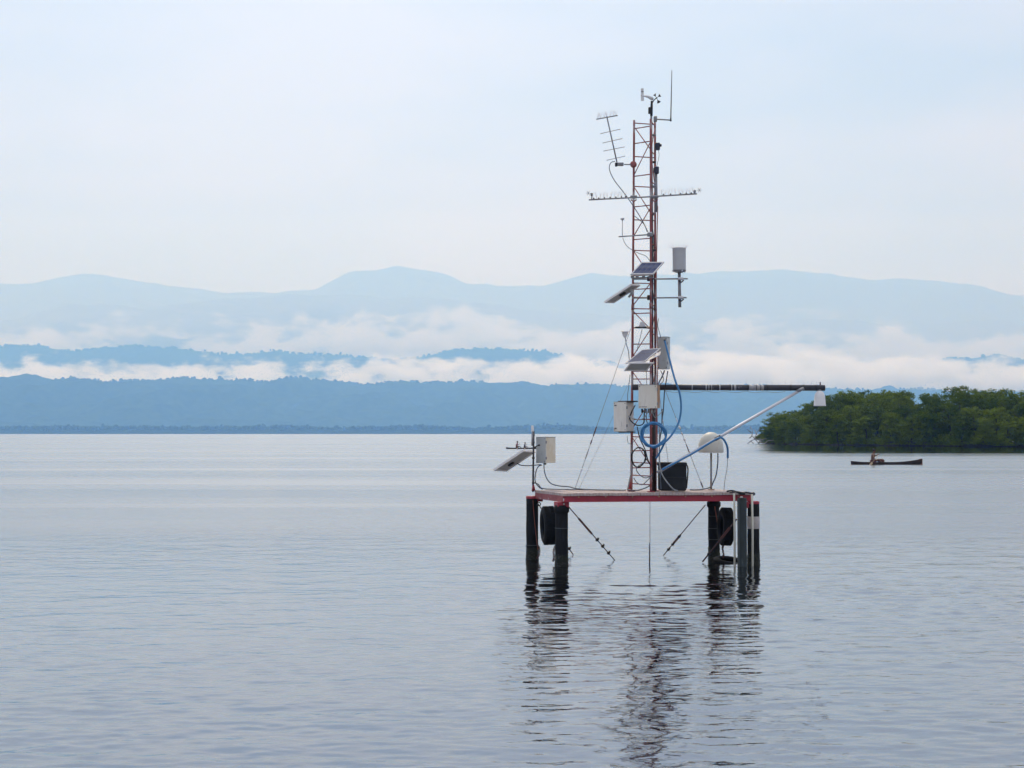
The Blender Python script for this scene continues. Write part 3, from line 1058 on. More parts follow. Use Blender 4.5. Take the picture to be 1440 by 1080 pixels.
# board fender and pvc pipes on the right
fb = empty('fender_board', P(1043.5, 800, 22.83), 'upright green grey timber fender at the right end of the platform', 'fender')
a, b = P(1043.5, 700, 22.83), P(1043.5, 800, 22.83)
MB().rbox(((a.x), 22.83, (a.z - 0.5) / 2), (0.072, 0.03, (a.z + 0.5) / 2), None, 0.012).build('board', m_board, fb)
MB().rbox((a.x - 0.066, 22.80, (a.z - 0.5) / 2 + .01), (0.012, 0.045, (a.z + 0.5) / 2 - .03), None, 0.006).build('edge_strip', m_pilering, fb)
q = P(1042.5, 699, 22.78)
MB().rbox(q, (0.022, 0.014, 0.012), None, 0.004).build('bracket', m_white, fb)
q = P(1043, 694, 22.95)
MB().rbox(q, (0.05, 0.05, 0.02), None, 0.01).build('clamp', m_black, fb)
for (px, y0, y1, Yq, lab, r_) in ((1032.3, 694, 795, 22.85, 'cream plastic pipe standing left of the timber fender', 0.017),
                              (1057.5, 695, 806, 22.9, 'cream plastic pipe standing in front of the white banded pile', 0.018)):
    a = P(px, y0, Yq)
    MB().tube([a, Vector((a.x + .005, Yq, .5)), Vector((a.x, Yq, -0.6))], r_, 10).build('pvc_pipe', m_pvc, None, lab, 'pipe')
# rope and hooks at the right end of the deck
rb_ = MB()
rb_.tube(spline([P(1022, 691, 22.95), P(1030, 690, 22.9), P(1040, 693, 22.9), P(1050, 692.5, 23.0), P(1059, 694.5, 23.0)], 6), 0.014, 8)
rb_.tube(spline([P(1026, 693, 22.9), P(1036, 691.5, 22.85), P(1048, 694, 22.9)], 6), 0.011, 8)
rb_.ball(P(1059.5, 694.5, 23.0), 0.03, 10)
rb_.build('mooring_rope', m_black, None, 'dark rope bundled on the right corner of the deck', 'rope')


# tyres
def tyre(c, ax, Ro, wdt, label, deg=0):
    root = empty('tyre', c - Z * Ro, label, 'tyre')
    c = Vector(c)
    prof = [(Ro * .56, -wdt * .36), (Ro * .66, -wdt * .5), (Ro * .86, -wdt * .5), (Ro * .965, -wdt * .4), (Ro * .99, -wdt * .2), (Ro, 0),
            (Ro * .99, wdt * .2), (Ro * .965, wdt * .4), (Ro * .86, wdt * .5), (Ro * .66, wdt * .5), (Ro * .56, wdt * .36),
            (Ro * .6, wdt * .3), (Ro * .85, wdt * .4), (Ro * .9, 0), (Ro * .85, -wdt * .4), (Ro * .6, -wdt * .3), (Ro * .56, -wdt * .36)]
    MB().lathe(c, prof, ax, 40).build('casing', m_rubber, root)
    tr = MB()
    ax = Vector(ax).normalized(); u = ax.orthogonal().normalized(); w = ax.cross(u)
    for k in range(44):
        t_ = 6.283 * k / 44
        d = u * math.cos(t_) + w * math.sin(t_); tg = ax.cross(d)
        for s_ in (-1, 1):
            tr.box(c + d * (Ro * .992) + ax * wdt * .22 * s_ + tg * (0.008 * s_), (0.008, 0.012, wdt * .17), (d, tg, ax))
    tr.build('tread', m_rubber, root)
    return root


tyre(P(771.5, 739, 23.35), Vector((1, 0.13, 0.03)), 0.315, 0.215, 'black car tyre hung as a fender between the two left piles')
tyre(P(1021, 740.5, 23.75), Vector((1, 0.08, -0.03)), 0.315, 0.19, 'black car tyre hung as a fender between the two right piles')
tyre(P(1025, 794.5, 23.6), Vector((0.1, -0.15, 1)), 0.27, 0.2, 'dark tyre lying half sunk in the water beside the right piles')

# straps, rods
def line_thing(name, pts_, r, mat, label, cat, extras=None, n=6, k=1):
    root = empty(name, pts_[-1], label, cat)
    MB().tube(spline(pts_, k) if k > 1 else pts_, r, n).build('rod' if cat == 'brace rod' else 'strand', mat, root)
    if extras: extras(root)
    return root


def lerp(a, b, t_): return a + (b - a) * t_


def rod(a, b, knots, turn, label, r=0.0085):
    d = (b - a).normalized()
    root = empty('brace_rod', b, label, 'brace rod')
    MB().tube([a, b], r, 7).build('rod', m_rod, root)
    for t_ in knots:
        c = lerp(a, b, t_)
        kb = MB()
        kb.tube([c - d * 0.022, c - d * .012, c + d * .012, c + d * 0.022], [0.012, 0.027, 0.027, 0.012], 8)
        kb.box(c + Vector((.02, 0, .02)), (0.012, 0.012, 0.018))
        kb.build('shackle', m_black, root)
    if turn:
        t0, t1 = turn
        p, q_ = lerp(a, b, t0), lerp(a, b, t1)
        s_ = Vector((d.z, 0, -d.x)) * 0.016
        tb = MB()
        tb.tube([p, p + s_, q_ + s_, q_], 0.006, 6)
        tb.tube([p, p - s_, q_ - s_, q_], 0.006, 6)
        tb.build('turnbuckle', m_rope, root)
    return root


rod(P(799, 712, 22.85), P(864.5, 788, 23.95), (0.61, 0.73, 0.86), (0.22, 0.5), 'rusty brace rod slanting right from the front left pile into the water')
rod(P(757, 709, 24.05), P(806, 780, 25.0), (0.88,), None, 'thin brace rod coming out from behind the front left pile')
rod(P(992, 710, 24.3), P(933, 781, 24.8), (0.62, 0.78, 0.88), (0.62, 0.75), 'brace rod slanting left from the rear right pile into the water')
rod(P(1036, 730, 23.2), P(988, 790, 23.55), (0.82,), (0.2, 0.45), 'rusty brace rod crossing low in front of the right tyre', 0.013)
def strand(pts_, r, mat, label, cat='cable', name='cable', k=8, n=6):
    return MB().tube(spline(pts_, k), r, n).build(name, mat, None, label, cat)


strand([P(749.5, 704, 23.9), P(751, 725, 23.92), P(753.5, 750, 23.93), P(756.5, 773, 23.95)], 0.008, m_rope, 'orange strap hanging down the rear left pile', 'strap', 'strap')
strand([P(1005, 712, 24.16), P(1008, 730, 24.15), P(1012, 750, 24.1), P(1017, 766, 24.0)], 0.010, m_rope, 'orange strap hanging down the rear right pile', 'strap', 'strap')
def chain(pts_, label, r=0.009):
    root = empty('chain', pts_[-1], label, 'chain')
    s_ = spline(pts_, 3)
    for i in range(len(s_) - 1):
        c = (s_[i] + s_[i + 1]) / 2; d = (s_[i + 1] - s_[i]).normalized()
        MB().torus(c, d.orthogonal() if i % 2 else d.cross(d.orthogonal()), 0.017, r * .8, 10, 6).build('link', m_rod, root)
chain([P(757, 768, 23.95), P(758.5, 773, 23.95), P(758, 780, 23.95), P(755, 785, 23.95)], 'short rusty chain at the foot of the rear left pile')
chain([P(781, 768, 23.3), P(778.5, 775, 23.25), P(779, 783, 23.2), P(778, 789, 23.2)], 'short chain hanging under the left tyre')
chain([P(1017, 767, 23.8), P(1016, 772, 23.8), P(1017.5, 779, 23.7), P(1017, 784, 23.7)], 'short chain hanging under the right tyre')
MB().tube([P(914, 705, 23.4), P(914, 762, 23.4)], 0.0045, 5).tube([P(914, 762, 23.4), P(913.5, 767, 23.4), P(913.5, 798, 23.4)], [0.006, 0.013, 0.012], 6) \
    .build('sensor_cable', m_wire, None, 'thin cable with a probe hanging from mid deck into the water', 'cable')

# ------------------------------------------------------------------ lattice tower
YT = 23.4
def leg_x(t_, a, b): return a + (b - a) * t_
TB = 689.5; TT = 169.0
s3 = [(887.5, 893.0, 0.0, 688.5), (915.0, 916.5, -0.26, 692.5), (921.5, 922.5, 0.14, 689.5)]   # px bottom, px top, depth offset, py bottom
tower = empty('lattice_tower', P(906, 690, YT), 'rusty red triangular lattice mast standing on the middle of the platform', 'tower')


def legp(i, py):
    a, b, dy, pb = s3[i]
    Y = YT + dy
    # height from py as seen at the central depth
    z = P(0, py, YT).z
    t_ = (689.5 - py) / (689.5 - 169)
    X = ((a + (b - a) * t_) - 720) / F * Y
    return Vector((X, Y, z))


for i in range(3):
    top = 169 if i != 1 else 172
    for (y0, y1) in ((690.5, 432), (432, top)):
        mb = MB()
        ptsl = [legp(i, y0 + (y1 - y0) * k / 10) for k in range(11)]
        mb.tube(ptsl, 0.021 if y0 > 500 else 0.0185, 10)
        mb.build('leg', m_tower, tower)
    MB().tube([legp(i, 436), legp(i, 428)], 0.026, 10).build('coupling', m_tower, tower)
    MB().rbox(legp(i, 690.3) + Z * .0, (0.06, 0.06, 0.006)).build('foot_plate', m_red, tower)
MB().slab([legp(0, 688), legp(0, 688) + Vector((-.07, 0, 0)), legp(0, 674), legp(0, 672)], 0.01, Vector((0, 1, 0))).build('gusset', m_red, tower)

lm = [181, 202, 248, 291, 337, 388, 407, 441, 484, 522, 548, 614, 650, 668, 680]
lr = [173, 220, 262, 309, 352, 398, 418, 434, 461, 500, 533, 590, 634, 658]
mr_ = [175, 216, 258, 302, 345, 392, 430, 470, 512, 555, 600, 640, 676]
for y in lm: MB().tube([legp(0, y), legp(1, y + 1)], 0.0095, 7).build('rung', m_rung, tower)
for y in lr: MB().tube([legp(0, y), legp(2, y - 0.5)], 0.0095, 7).build('rung', m_rung, tower)
for y in mr_: MB().tube([legp(1, y), legp(2, y)], 0.009, 7).build('rung', m_rung, tower)
zz = [(0, 178, 1, 215), (1, 203, 0, 247), (0, 262, 1, 303), (1, 295, 0, 333), (0, 352, 1, 392), (1, 400, 0, 430), (0, 437, 1, 465), (1, 464, 0, 502),
      (0, 522, 1, 560), (1, 562, 0, 604), (0, 614, 1, 655)]
for (a, y0, b, y1) in zz: MB().tube([legp(a, y0), legp(b, y1)], 0.008, 6).build('diagonal', m_rung, tower)
for k in range(12):
    y0 = 176 + k * 43
    a, b = (1, 2) if k % 2 else (2, 1)
    MB().tube([legp(a, y0), legp(b, y0 + 42)], 0.008, 6).build('diagonal', m_rung, tower)

# inner mast pipe carrying the wind sensor
mast = empty('mast_pipe', P(918.5, 690, YT - .05), 'grey and black mast pipe standing inside the lattice tower up to the wind sensor', 'mast')
MB().tube([P(918.8, 692, YT - .08), P(918.5, 560, YT - .08)], 0.042, 14).build('lower_pipe', m_black, mast)
MB().tube([P(917.8, 560, YT - .08), P(917.3, 300, YT - .08)], 0.016, 10).build('middle_pipe', m_darkpipe, mast)
MB().tube([P(917.0, 300, YT - .08), P(915.8, 160, YT - .08)], 0.018, 10).build('upper_pipe', m_galv, mast)
MB().tube([P(922.8, 298, YT + .07), P(922.0, 240, YT + .07)], 0.028, 12).build('sleeve', m_galv, mast)
for y in (190, 228, 262, 300, 352):
    MB().rbox(P(919.5, y, YT - .05), (0.032, 0.03, 0.014), None, 0.006).build('clamp', m_black if y in (228, 352) else m_galv, mast)

# wind monitor
YW = YT - .08
wm = empty('wind_monitor', P(915.8, 162, YW), 'white wind vane with three black cups on top of the mast', 'anemometer')
MB().tube([P(916, 163, YW), P(916.3, 150, YW), P(916.5, 142, YW)], [0.022, 0.022, 0.018], 10).build('stem', m_black, wm)
MB().rbox(P(913.8, 155.5, YW - .01), (0.026, 0.03, 0.055), None, 0.012).build('junction', m_black, wm)
MB().tube([P(919, 140, YW), P(916, 138.3, YW), P(911, 135.8, YW), P(901, 134, YW)], [0.016, 0.03, 0.022, 0.008], 12).build('body', m_whitepl, wm)
fz = MB()
q0 = P(903, 133.5, YW)
fz.add([q0 + Vector((-.02, -.004, .11)), q0 + Vector((.025, -.004, .11)), q0 + Vector((.03, -.004, -.1)), q0 + Vector((-.02, -.004, -.1)),
        q0 + Vector((-.02, .004, .11)), q0 + Vector((.025, .004, .11)), q0 + Vector((.03, .004, -.1)), q0 + Vector((-.02, .004, -.1))],
       [(0, 3, 2, 1), (4, 5, 6, 7), (0, 1, 5, 4), (1, 2, 6, 5), (2, 3, 7, 6), (3, 0, 4, 7)]).build('vane', m_whitepl, wm)
MB().box(q0 + Vector((.003, -.006, .055)), (.021, .002, .008)).build('vane_mark', m_galv, wm)
hub = P(923.3, 137.8, YW - .05)
MB().tube(spline([P(918, 144, YW), P(920, 140.5, YW - .02), hub], 4), 0.008, 7).build('cup_arm', m_black, wm)
MB().ball(hub, 0.014, 8).build('hub', m_black, wm)
for (x, y) in ((920.3, 133.0), (928.2, 134.3), (926.3, 143.8)):
    e = P(x, y, YW - .05)
    d = (e - hub).normalized()
    cb = MB()
    cb.tube([hub, e], 0.004, 5)
    cb.lathe(hub + d * ((e - hub).length * .45), [(0.004, 0), (0.02, 0.03), (0.034, (e - hub).length * .6), (0.03, (e - hub).length * .6), (0.0, (e - hub).length * .35)],
             (d + Vector((0, -.25, 0))).normalized(), 12)
    cb.build('cup', m_black, wm)

# whip antenna
wa = empty('whip_antenna', P(922, 168, YT), 'tall thin grey whip antenna on a side arm at the tower top', 'antenna')
MB().tube([P(921, 167.5, YT), P(944.5, 169, YT)], 0.0115, 8).build('arm', m_galv, wa)
MB().rbox(P(921.5, 167.5, YT), (0.028, 0.03, 0.045), None, .008).build('clamp', m_galv, wa)
MB().tube([P(943.2, 170.5, YT), P(943.4, 163, YT), P(944.0, 135, YT), P(944.8, 99, YT)], [0.014, 0.0095, 0.008, 0.0055], 8).build('whip', m_darkpipe, wa)

# yagi
ya = empty('yagi_antenna', P(872, 231, YT - .15), 'grey yagi antenna pointing up left of the tower with bird spikes at its tip', 'antenna')
Yy = YT - .15
bt, bb = P(853.3, 163.5, Yy), P(867.5, 228, Yy)
MB().tube([bt, bb], 0.011, 8).build('boom', m_galv, ya)
for (x, y, hl, dyy) in ((853.5, 165, 15, 2.7), (858.3, 184.8, 14, 3.2), (861.2, 198, 14, 3.2), (863.4, 209.5, 15, 3.0), (866, 222.5, 13, 3.0)):
    MB().tube([P(x - hl, y + dyy, Yy), P(x + hl, y - dyy, Yy)], 0.0055 if y > 170 else 0.010, 6).build('element', m_galv, ya)
MB().rbox(P(871, 231, Yy), (0.07, 0.03, 0.028), None, .01).build('feed_box', m_galv, ya)
MB().rbox(P(866.5, 231.5, Yy - .01), (0.02, 0.035, 0.03), None, .008).build('feed_clamp', m_black, ya)
MB().tube([P(878, 231.3, Yy), P(891, 231.3, YT - .05)], 0.01, 8).build('mount_arm', m_galv, ya)
MB().lathe(P(890.8, 231.3, YT - .06), [(0, -.03), (.05, -.03), (.055, -.02), (.055, .02), (.05, .03), (0, .03)], Vector((0.2, 1, 0)), 16).build('clamp', m_rung, ya)


def spikes(parent, centers, rnd_, l=0.12, spread=0.6, per=5, r=0.0013):
    b = MB()
    for c in centers:
        for k in range(per):
            d = Vector((rnd_.uniform(-spread, spread), rnd_.uniform(-spread, spread), 1)).normalized()
            b.tube([c, c + d * l * rnd_.uniform(.7, 1.1)], r, 4, cap=False)
    o_ = b.build('bird_spikes', m_spike, parent)
    return o_


rs_ = random.Random(9)
spikes(ya, [P(853.5 + q_, 165 - q_ * .18, Yy) for q_ in (-13, -9, -4, 0, 4, 9, 13)], rs_, 0.11, 0.45)
# yagi cable
strand([P(865, 227, Yy), P(859, 229, Yy), P(857, 238, Yy), P(863, 252, Yy), P(875, 268, YT - .2), P(884, 280, YT - .2), P(892, 292, YT - .2), P(902, 308, YT - .2), P(911, 326, YT - .15)],
       0.0075, m_cable, 'thin cable looping from the yagi antenna down to the tower')

# cross arm with light sensors
ca = empty('sensor_cross_arm', P(907, 277, YT - .35), 'long grey horizontal cross arm with bird spikes and small sensors at both ends', 'sensor arm')
Yc = YT - .33
MB().tube([P(828, 281, Yc), P(907, 277, Yc), P(980, 272.5, Yc)], 0.0125, 8).build('arm', m_galv, ca)
for x in (891, 921):
    MB().rbox(P(x, 277, Yc + .03), (0.056, 0.04, 0.022), None, .01).build('clamp', m_galv, ca)
    MB().tube([P(x - 4, 280.5, Yc + .02), P(x, 284, Yc + .02), P(x + 4, 280.5, Yc + .02)], 0.012, 6).build('u_bolt', m_rung, ca)
for x in (835, 842, 850, 858, 866, 874, 880, 933, 943, 957, 965, 972):
    y = 281 - (x - 828) * 8.5 / 152
    MB().lathe(P(x, y - 1, Yc), [(.012, 0), (.013, .012), (0, .02)], Z, 8).build('spike_foot', m_black, ca)
spikes(ca, [P(x, 280 - (x - 828) * 8.5 / 152, Yc) for x in list(range(834, 884, 5)) + list(range(930, 976, 5))], rs_, 0.11, 0.35, 4)
for (x, y, xb, yb) in ((827.3, 271.5, 832, 279), (983.5, 267.3, 977, 271)):
    sb_ = MB()
    sb_.tube([P(xb, yb + 1, Yc), P(xb, y + 4, Yc)], 0.009, 6)
    sb_.lathe(P(xb, y + 4, Yc), [(.012, 0), (.02, .01), (.022, .04), (.012, .05), (0, .05)], Z, 12)
    for ang in range(0, 360, 60):
        d = Vector((math.cos(R(ang)), .1, math.sin(R(ang)))) * .042
        sb_.tube([P(x, y, Yc), P(x, y, Yc) + d], 0.0035, 4)
    sb_.build('light_sensor', m_galv, ca)

# short sensor arm left
sa = empty('disc_sensor_mount', P(892, 331, YT), 'short arm with a small disc sensor on a thin stalk left of the tower', 'sensor arm')
Ys_ = YT - .3
MB().tube([P(870, 332.8, Ys_), P(912, 330, Ys_)], 0.011, 7).build('arm', m_galv, sa)
MB().tube([P(875.2, 332, Ys_), P(875.2, 310, Ys_)], 0.0055, 6).build('stalk', m_galv, sa)
MB().lathe(P(875.2, 309, Ys_), [(.006, -.02), (.014, -.005), (.032, .005), (.034, .02), (.02, .03), (0, .033)], Z, 16).build('disc_sensor', m_gauge, sa)
MB().rbox(P(914, 330, Ys_), (0.045, 0.03, 0.03), None, .008).build('clamp', m_galv, sa)
MB().rbox(P(914, 327.5, Ys_), (0.035, 0.025, 0.012), None, .005).build('clamp_cap', m_whitepl, sa)
strand([P(875.5, 334, Ys_), P(880, 344, Ys_), P(888, 351, Ys_), P(898, 356, Ys_), P(908, 360, Ys_ + .1), P(914, 367, Ys_ + .1)], 0.005, m_cable, 'thin cable sagging from the small disc sensor to the tower')

# navy sensor boxes high on the right leg
for (x, y, l_) in ((925.0, 206, 'upper dark blue sensor box strapped to the right tower leg'), (923.5, 239.5, 'lower dark blue sensor box strapped to the right tower leg')):
    rt = empty('sensor_box', P(x, y + 5, YT + .05), l_, 'sensor box')
    MB().rbox(P(x, y, YT + .05), (0.036, 0.04, 0.06), None, .014).build('housing', m_navy, rt)
    MB().rbox(P(x - 3.3, y, YT + .08), (0.014, 0.03, 0.045), None, .008).build('clamp', m_black, rt)
    if y < 220: MB().rbox(P(x + 3.8, y - 1.5, YT + .03), (0.018, 0.03, 0.018), None, .006).build('plug', m_navy, rt)
strand([P(926, 211, YT), P(926.8, 219, YT), P(925, 228, YT), P(923.5, 234, YT)], 0.004, m_cable, 'thin loop of cable between the two dark blue sensor boxes')


# ------------------------------------------------------------------ solar panels
def solar(q, label, cell, th=0.03, lip=0.022, box=None, cells=(4, 2)):
    """q: 4 world corners, front-left, front-right, back-right, back-left; the cell side is up"""
    q = [Vector(p) for p in q]
    # force a parallelogram
    q[2] = q[1] + (q[3] - q[0])
    nrm = (q[1] - q[0]).cross(q[3] - q[0]).normalized()
    if nrm.z < 0: nrm = -nrm
    a = (q[1] - q[0]); b = (q[3] - q[0]); al = a.length; bl = b.length; a.normalize(); b.normalize()
    c = (q[0] + q[2]) / 2
    root = empty('solar_panel', c - nrm * th, label, 'solar panel')
    fr = MB()
    for (s_, e_, inn) in ((q[0], q[1], b), (q[3], q[2], -b)):
        fr.slab([s_, e_, e_ + inn * lip, s_ + inn * lip], th, -nrm)
    for (s_, e_, inn) in ((q[0] + b * lip, q[3] - b * lip, a), (q[1] + b * lip, q[2] - b * lip, -a)):
        fr.slab([s_, e_, e_ + inn * lip, s_ + inn * lip], th, -nrm)
    fr.build('frame', m_frame, root)
    MB().slab([q[0] + (a + b) * lip - nrm * .006, q[1] + (b - a) * lip - nrm * .006, q[2] - (a + b) * lip - nrm * .006, q[3] + (a - b) * lip - nrm * .006],
              0.006, -nrm).build('backing', m_back, root)
    nx, ny = cells
    iw, ih = al - 2 * lip, bl - 2 * lip
    for i in range(nx):
        for j in range(ny):
            o_ = q[0] + a * (lip + iw * (i + .03) / nx) + b * (lip + ih * (j + .03) / ny) - nrm * .003
            w_, h_ = iw / nx * .94, ih / ny * .94
            MB().slab([o_, o_ + a * w_, o_ + a * w_ + b * h_, o_ + b * h_], 0.0025, -nrm).build('solar_cell', cell, root)
    if box:
        u_, v_ = box
        pc = q[0] + a * al * u_ + b * bl * v_ - nrm * (0.012 + 0.02)
        MB().rbox(pc, (0.05, 0.035, 0.016), (a, b, nrm), .006).build('junction_box', m_black, root)
    return root


solar([P(886.5, 385.5, 22.82), P(919.0, 385.0, 22.85), P(934, 368, 23.05), P(902, 368.5, 23.02)], 'blue solar panel tilted towards the viewer in front of the tower', m_cell, cells=(4, 2))
solar([P(849, 424, 23.0), P(887, 399, 23.0), P(890, 409, 23.35), P(862, 424.5, 23.32)], 'solar panel left of the tower seen from its underside', m_cell, th=.03, box=(.5, .5))
solar([P(879.5, 510.5, 22.7), P(907, 508.0, 22.75), P(930, 489, 22.98), P(902.5, 491.5, 22.95)], 'white framed solar panel with painted grey sky reflection folded over the tower above the boxes', m_cellgrey, cells=(4, 3), th=.022)
solar([P(877.5, 520.5, 22.78), P(909.5, 520.5, 22.78), P(914, 509.5, 22.62), P(886, 509.5, 22.62)], 'grey backed solar panel just beneath the white framed one', m_cellgrey, th=.02)
solar([P(693, 660, 23.7), P(735, 632, 23.7), P(753, 636, 24.2), P(711, 661, 24.2)], 'solar panel leaning out from the short post at the left end of the platform', m_cell, th=.035, box=(.35, .55))
# panel brackets
pbk = MB()
pbk.tube([P(889, 391, 22.95), P(918, 390, 22.98)], 0.012, 7)
for x in (889, 896, 905, 914): pbk.rbox(P(x, 389.5, 22.93), (.025, .02, .022), None, .008)
pbk.build('panel_bracket', m_galv, None, 'grey clamp bracket under the blue solar panel', 'bracket')
MB().tube([P(884, 402, 23.2), P(889, 412, 23.3), P(884, 418, 23.3)], [0.02, 0.03, 0.02], 8).build('panel_bracket', m_boxgrey, None, 'grey hinge bracket behind the left solar panel', 'bracket')
MB().slab([P(906, 509, 22.85), P(928, 499, 22.9), P(929, 494, 23.0), P(910, 503, 22.98)], 0.008).build('reflector_plate', m_whitepl, None, 'small cream plate right under the white framed solar panel', 'plate')

# ------------------------------------------------------------------ enclosures
def enclosure(cx, y0, y1, Yc_, wf, wd, yaw, mat, label, side_mat=None, latches=None, name='equipment_box'):
    """front centre pixel cx; yaw>0 shows more of the right side"""
    top, bot = P(cx, y0, Yc_), P(cx, y1, Yc_)
    ax = Vector((math.cos(yaw), -math.sin(yaw), 0)) if False else Vector((math.cos(yaw), math.sin(yaw), 0))
    fn = Vector((ax.y, -ax.x, 0))       # outward front normal (towards viewer)
    h = (top.z - bot.z) / 2
    c = Vector((top.x, Yc_, (top.z + bot.z) / 2)) - fn * (wd / 2)
    root = empty(name, Vector((c.x, c.y, bot.z)), label, 'equipment box')
    body = MB().rbox(c - fn * 0.012, (wf / 2, wd / 2 - 0.012, h), (ax, fn, Z), 0.008).build('body', side_mat or mat, root)
    MB().rbox(c + fn * (wd / 2 - 0.014), (wf / 2 + .004, 0.014, h + .004), (ax, fn, Z), 0.008).build('lid', mat, root)
    if latches:
        for (u_, v_) in latches:
            MB().rbox(c + fn * (wd / 2 + .004) + ax * u_ * wf / 2 + Z * v_ * h, (0.02, 0.006, 0.009), (ax, fn, Z), .003).build('latch', m_print, root)
    for v_ in (.62, -.62):
        MB().rbox(c + ax * (wf / 2 + .006) + fn * (wd / 2 - .022) + Z * v_ * h, (0.006, 0.016, 0.022), (ax, fn, Z), .003).build('hinge', m_galv, root)
    MB().rbox(c + Z * (h + .004), (wf / 2 + .006, wd / 2 + .004, .003), (ax, fn, Z), .001).build('drip_edge', m_galv, root)
    for (u_, v_) in ((-.88, .9), (.88, .9), (-.88, -.9), (.88, -.9)):
        MB().lathe(c + fn * (wd / 2) + ax * u_ * wf / 2 + Z * v_ * h, [(.007, 0), (.007, .004), (0, .005)], fn, 8).build('screw', m_print, root)
    return root, c, ax, fn, h


# main cream box in front of the tower
r1, c1, ax1, fn1, h1 = enclosure(910.5, 541.5, 574, 22.8, 0.305, 0.19, R(-24), m_cream, 'cream equipment box with a rust streaked side on the front of the tower', m_rust)
lg = MB()
for k in range(9):
    lg.box(c1 + fn1 * (0.096) + ax1 * (-.125 + k * .013 + (0.008 if k else 0)) - Z * (h1 - .022), (0.0045 if k else .008, 0.0008, 0.005 if k % 3 else .006), (ax1, fn1, Z))
lg.build('printed_mark', m_print, r1)
r2, c2, ax2, fn2, h2 = enclosure(871.5, 565.5, 606.5, 22.95, 0.235, 0.24, R(-38), m_dirty, 'grime streaked white equipment box left of the tower with dark latches', m_dirty, ((-.7, .78), (-.7, -.8)))
MB().rbox(c2 + Z * (h2 + .012) + ax2 * .08, (0.13, 0.1, 0.01), (ax2, fn2, Z), .004).build('bracket', m_black, r2)
MB().rbox(c2 - Z * (h2 + .012) + ax2 * .06, (0.13, 0.06, 0.01), (ax2, fn2, Z), .004).build('bracket', m_black, r2)
r3, c3_, ax3, fn3, h3 = enclosure(931.5, 474, 519, 23.45, 0.15, 0.17, R(-26), m_boxgrey, 'tall grey equipment box behind the right side of the tower', m_boxgrey)
MB().lathe(P(934.5, 478, 23.33), [(.018, 0), (.02, .02), (.012, .05), (0, .05)], Vector((0, -1, -.3)), 10).build('cable_gland', m_black, r3)
r4, c4, ax4, fn4, h4 = enclosure(760.2, 615, 651, 24.0, 0.2, 0.28, R(-42), m_boxgrey, 'grey box with a yellowish white side painted as lit on the short post at the left end of the platform', m_litside)
MB().rbox(c4 - Z * (h4 + .012) + fn4 * .03, (0.02, 0.02, 0.02), (ax4, fn4, Z), .006).build('cable_gland', m_black, r4)

# left post with its fittings
lp = empty('instrument_post', P(750.5, 690, 24.0), 'slim grey post with a white cylinder on top at the left corner of the deck', 'post')
MB().tube([P(749.5, 692, 24.0), P(750, 650, 24.0), P(750.5, 606, 24.0)], 0.0165, 10).build('pole', m_darkpipe, lp)
MB().tube([P(748.6, 627, 23.95), P(748.8, 607, 23.95)], 0.018, 10).build('side_tube', m_galv, lp)
MB().lathe(P(748.8, 606.8, 23.95), [(.022, 0), (.022, .085), (.018, .1), (0, .102)], Z, 14).build('white_cylinder', m_whitepl, lp)
for y in (612, 622, 644, 679): MB().rbox(P(750, y, 23.98), (0.024, 0.026, 0.014), None, .006).build('clamp', m_black, lp)
MB().tube([P(750, 629.5, 23.95), P(757.5, 626, 23.75)], 0.009, 7).ball(P(758, 626, 23.74), 0.018, 10).build('tightening_knob', m_black, lp)
MB().tube([P(748.5, 690, 23.95), P(750, 682, 23.98), P(752, 690, 24.05)], 0.014, 7).build('foot', m_red, lp)

# ------------------------------------------------------------------ rain gauge
rg = empty('rain_gauge', P(957, 432, YT), 'grey cylindrical rain gauge ringed with bird spikes on arms right of the tower', 'rain gauge')
gt, gb = P(954.8, 349, YT), P(955.2, 379.5, YT)
MB().lathe(gb, [(0.0, -.01), (.10, -.01), (.108, .0), (.11, .01), (.112, gt.z - gb.z - .01), (.117, gt.z - gb.z), (.105, gt.z - gb.z), (.09, gt.z - gb.z - .08), (0, gt.z - gb.z - .1)], Z, 32).build('cylinder', m_gauge, rg)
MB().lathe(P(955, 383, YT), [(.0, -.005), (.06, -.005), (.115, .02), (.118, .035), (.06, .035), (0, .035)], Z, 24).build('base_flange', m_galv, rg)
for ang in (20, 110, 200, 290):
    MB().lathe(P(955, 381.5, YT) + Vector((math.cos(R(ang)) * .105, math.sin(R(ang)) * .105, -.015)), [(0, 0), (.014, 0), (.014, .03), (0, .03)], Z, 8).build('levelling_screw', m_alu, rg)
MB().tube([P(955.2, 383, YT), P(956.0, 432, YT)], 0.026, 12).build('post', m_galv, rg)
for (y, x1) in ((392, 967), (418.5, 965.5)):
    MB().tube([P(889, y + .5, YT - .06), P(x1, y, YT - .03)], 0.0125, 8).build('arm', m_galv, rg)
    MB().rbox(P(957, y, YT - .03), (0.045, 0.045, 0.022), None, .01).build('clamp', m_alu, rg)
    MB().tube([P(954, y + 3, YT - .06), P(958, y + 5, YT - .06), P(961.5, y + 2, YT - .06)], 0.013, 6).build('u_bolt', m_darkpipe, rg)
    MB().rbox(P(913, y, YT - .1), (0.035, 0.03, 0.04), None, .01).build('clamp', m_black, rg)
b = MB()
for k in range(18):
    a = 2 * math.pi * k / 18
    c = P(954.8, 349, YT) + Vector((math.cos(a) * .11, math.sin(a) * .11, 0))
    d = Vector((math.cos(a) * rs_.uniform(.2, 1.1), math.sin(a) * .6, rs_.uniform(.3, 1))).normalized()
    b.tube([c, c + d * rs_.uniform(.07, .1)], 0.0018, 4, cap=False)
b.build('bird_spikes', m_spike, rg)

